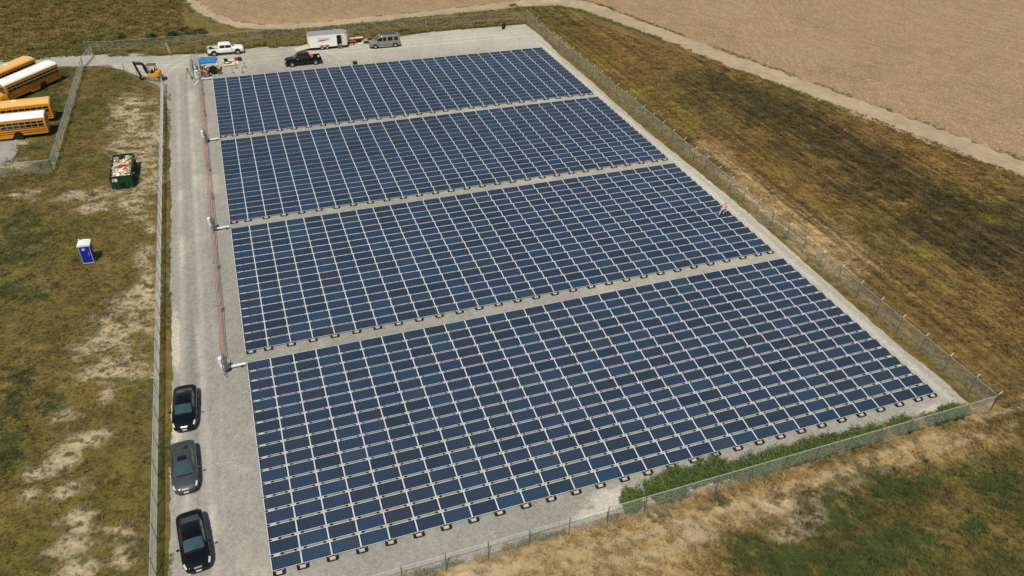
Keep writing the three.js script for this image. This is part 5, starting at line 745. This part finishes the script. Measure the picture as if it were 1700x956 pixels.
scatter('weeds', 'thick green weeds growing between the arrays and the chain link fence', 'weeds', weedA, weedStrip(2600, (r) => { const x = 24.6 + r() * 32.4, z0 = stripZ(x), z = lerp(z0, 96.75, Math.pow(r(), 0.7)); if (vn(x * 0.6 + 7, z * 0.9) < (x > 44 ? 0.42 : x < 27 ? 0.5 : 0.22)) return null; return [x, z, 0.6]; }, GR, 1));
scatter('weeds', 'yellowing weeds mixed through the green strip at the array foot', 'weeds', weedB, weedStrip(700, (r) => { const x = 36 + r() * 21, z0 = stripZ(x), z = lerp(z0, 96.6, r()); return [x, z, 0.5]; }, YG, 1));
scatter('weeds', 'sparse green sprigs along the bare stretch of the weed lined fence', 'weeds', weedB, weedStrip(500, (r) => { const x = 2 + r() * 22, z = 96.95 - r() * r() * 0.7; return vn(x * 0.5, 3) > 0.45 ? [x, z, 0.3] : null; }, [...GR, YG[1]], 0.8));
scatter('weeds', 'olive weeds along the foot of the trailer side fence', 'weeds', weedB, weedStrip(5200, (r) => { const x = -16 + r() * 74, z = -14.1 - r() * 3.4 - (x > 28 ? 0.3 : 0) + (x < 28 && x > 10 ? 0.9 : 0) - (x < -8 ? (-8 - x) * 0.25 : 0); if (vn(x * 0.35, z * 0.7) < 0.3) return null; return [x, z, 0.62]; }, [...YG, GR[3]], 0.9));
scatter('weeds', 'small weeds along both sides of the long fence', 'weeds', weedB, weedStrip(3200, (r) => { const z = -14 + r() * 110, x = 57.75 + r() * 1.6 + (r() < 0.3 ? r() : 0); if (vn(x * 0.8, z * 0.3) < 0.42) return null; return [x, z, 0.33]; }, [...YG, GR[2]], 0.8));
scatter('weeds', 'low weeds at the foot of the sedan lane fence', 'weeds', weedB, weedStrip(2600, (r) => { const z = 3 + r() * 94, x = -7.1 + r() * 0.85; if (vn(x * 0.8, z * 0.35 + 9) < 0.46) return null; return [x, z, 0.26]; }, [GR[1], GR[3], YG[1], YG[3]], 0.7));
scatter('weeds', 'ragged weeds on the verge between grass and dirt track', 'weeds', weedB, weedStrip(2600, (r) => { const i = 1 + Math.floor(r() * (trackL.length - 2)), t = r(), a = trackL[i], b = trackL[i + 1]; if (!b) return null; const x = lerp(a[0], b[0], t), z = lerp(a[1], b[1], t), o = r() * 1.4; if (vn(x * 0.25, z * 0.25) < 0.45) return null; const L = Math.hypot(b[0] - a[0], b[1] - a[1]); return [x - (b[1] - a[1]) / L * o, z + (b[0] - a[0]) / L * o, 0.45]; }, [GR[0], GR[2], YG[0], YG[1]], 0.8));
scatter('weeds', 'dark sprigs along the crop field margin', 'weeds', weedB, weedStrip(900, (r) => { const i = 12 + Math.floor(r() * 11), t = r(), a = trackU[i], b = trackU[i + 1]; if (!b) return null; const x = lerp(a[0], b[0], t), z = lerp(a[1], b[1], t); if (vn(x * 0.3 + 4, z * 0.3) < 0.55) return null; return [x + r() * 0.8, z - r() * 0.6, 0.4]; }, [GR[1], YG[1], YG[3]], 0.7));
scatter('weeds', 'green clumps in the grass outside the weed lined fence', 'weeds', weedB, weedStrip(16000, (r) => { const x = 22 + r() * 40, z = 97.3 + r() * 11; groundColor(x, z, gc); return gc[1] > gc[0] * 1.02 ? [x, z, 0.26] : null; }, GR, 0.7));
scatter('weeds', 'green clumps in the grass beside the buses and toilet', 'weeds', weedB, weedStrip(16000, (r) => { const x = -34 + r() * 26, z = -12 + r() * 100; groundColor(x, z, gc); return gc[1] > gc[0] * 1.02 ? [x, z, 0.2] : null; }, GR, 0.5));
scatter('weeds', 'scattered olive clumps standing in the field with the toilet', 'weeds', weedB, weedStrip(9000, (r) => { const x = -26 + r() * 18, z = -8 + r() * 100; if (vn(x * 0.5 + 20, z * 0.5) < 0.58 || inPad(x, z)) return null; return [x, z, 0.24]; }, [lin(80, 76, 34), lin(94, 86, 40), lin(66, 66, 30)], 0.6));
scatter('weeds', 'scattered brown and olive clumps standing in the field past the long fence', 'weeds', weedB, weedStrip(7000, (r) => { const z = -20 + r() * 130, x = 60 + r() * 36; if (vn(x * 0.5 + 20, z * 0.2) < 0.55 || (z < 66 && x > lerp(67, 90, sstep(-22, 60, z)))) return null; groundColor(x, z, gc); return [x, z, 0.34]; }, [lin(84, 74, 36), lin(104, 86, 46), lin(64, 58, 28)], 0.7));
// straw litter on the harvested field
{
  const st = blades(5, 0.5, 0.16, 0.6, 9, 2.2), items = [];
  for (let i = 0; i < 90000; i++) { const x = 0 + rv() * 190, z = -110 + rv() * 175, t = trackDist(x, z); const beyond = x < 70 ? z < -29 && x > -1 + (z + 47) * -0.05 : (() => { for (let k = 12; k < trackU.length - 1; k++) { const a = trackU[k], b = trackU[k + 1]; if (z >= a[1] && z < b[1]) return x > lerp(a[0], b[0], (z - a[1]) / (b[1] - a[1])) + 0.4; } return z < -29; })(); if (!beyond) continue; const f = 0.7 + rv() * 0.7; items.push([x, z, 0.16 + rv() * 0.2, 0.45, 0.46 * f, 0.325 * f, 0.185 * f]); }
  scatter('straw_stubble', 'pale straw stubble scattered over the harvested crop field', 'stubble', st, items);
}
// bushes by the far fence
[[-3.3, -24.6, 1.9, 'wide green bush at the end of the dirt track behind the trailer side fence'], [-5.8, -24.3, 1.3, 'mid sized green bush beside the widest bush, on the leaning post side'], [-9.2, -24.2, 0.8, 'small dark bush on its own behind the leaning grey post'], [-1.0, -24.4, 1.2, 'green bush between the widest bush and dirt track'], [-14.2, -25.4, 0.7, 'smallest shrub alone in the brown grass behind the gate corner']].forEach(([x, z, s, label], i) => {
  const g = thing('bush', label, 'bush', [x, 0, z], i, 'bushes behind the trailer side fence'), r = rng(300 + i), list = [], br = [];
  for (let k = 0; k < 46; k++) { const a = r() * 6.28, e = Math.pow(r(), 0.6), q = leafy(3, 0.5, 0.6, 9, 0.2, 900 + i * 60 + k); q.rotateX((r() - 0.5) * 1.4).translate(Math.cos(a) * e * s * 0.85, s * 0.62 * Math.sqrt(Math.max(0, 1 - e * e)) * (0.3 + r() * 0.7), Math.sin(a) * e * s * 0.7); list.push(q); }
  for (let k = 0; k < 7; k++) { const a = k * 0.9; br.push(bar([0, 0, 0], [Math.cos(a) * s * 0.55, s * 0.55, Math.sin(a) * s * 0.5], 0.035, 5, 0.012)); }
  part('foliage', list, mat(i === 2 ? 0x34451f : 0x41531f, 0.9, 0, { side: THREE.DoubleSide }), g); part('branches', br, mat(0x4a3b28, 0.9), g);
});
scene.traverse((o) => { if (o.isMesh && o.name !== 'ground') { o.castShadow = true; o.receiveShadow = true; } });
renderer.render(scene, camera);
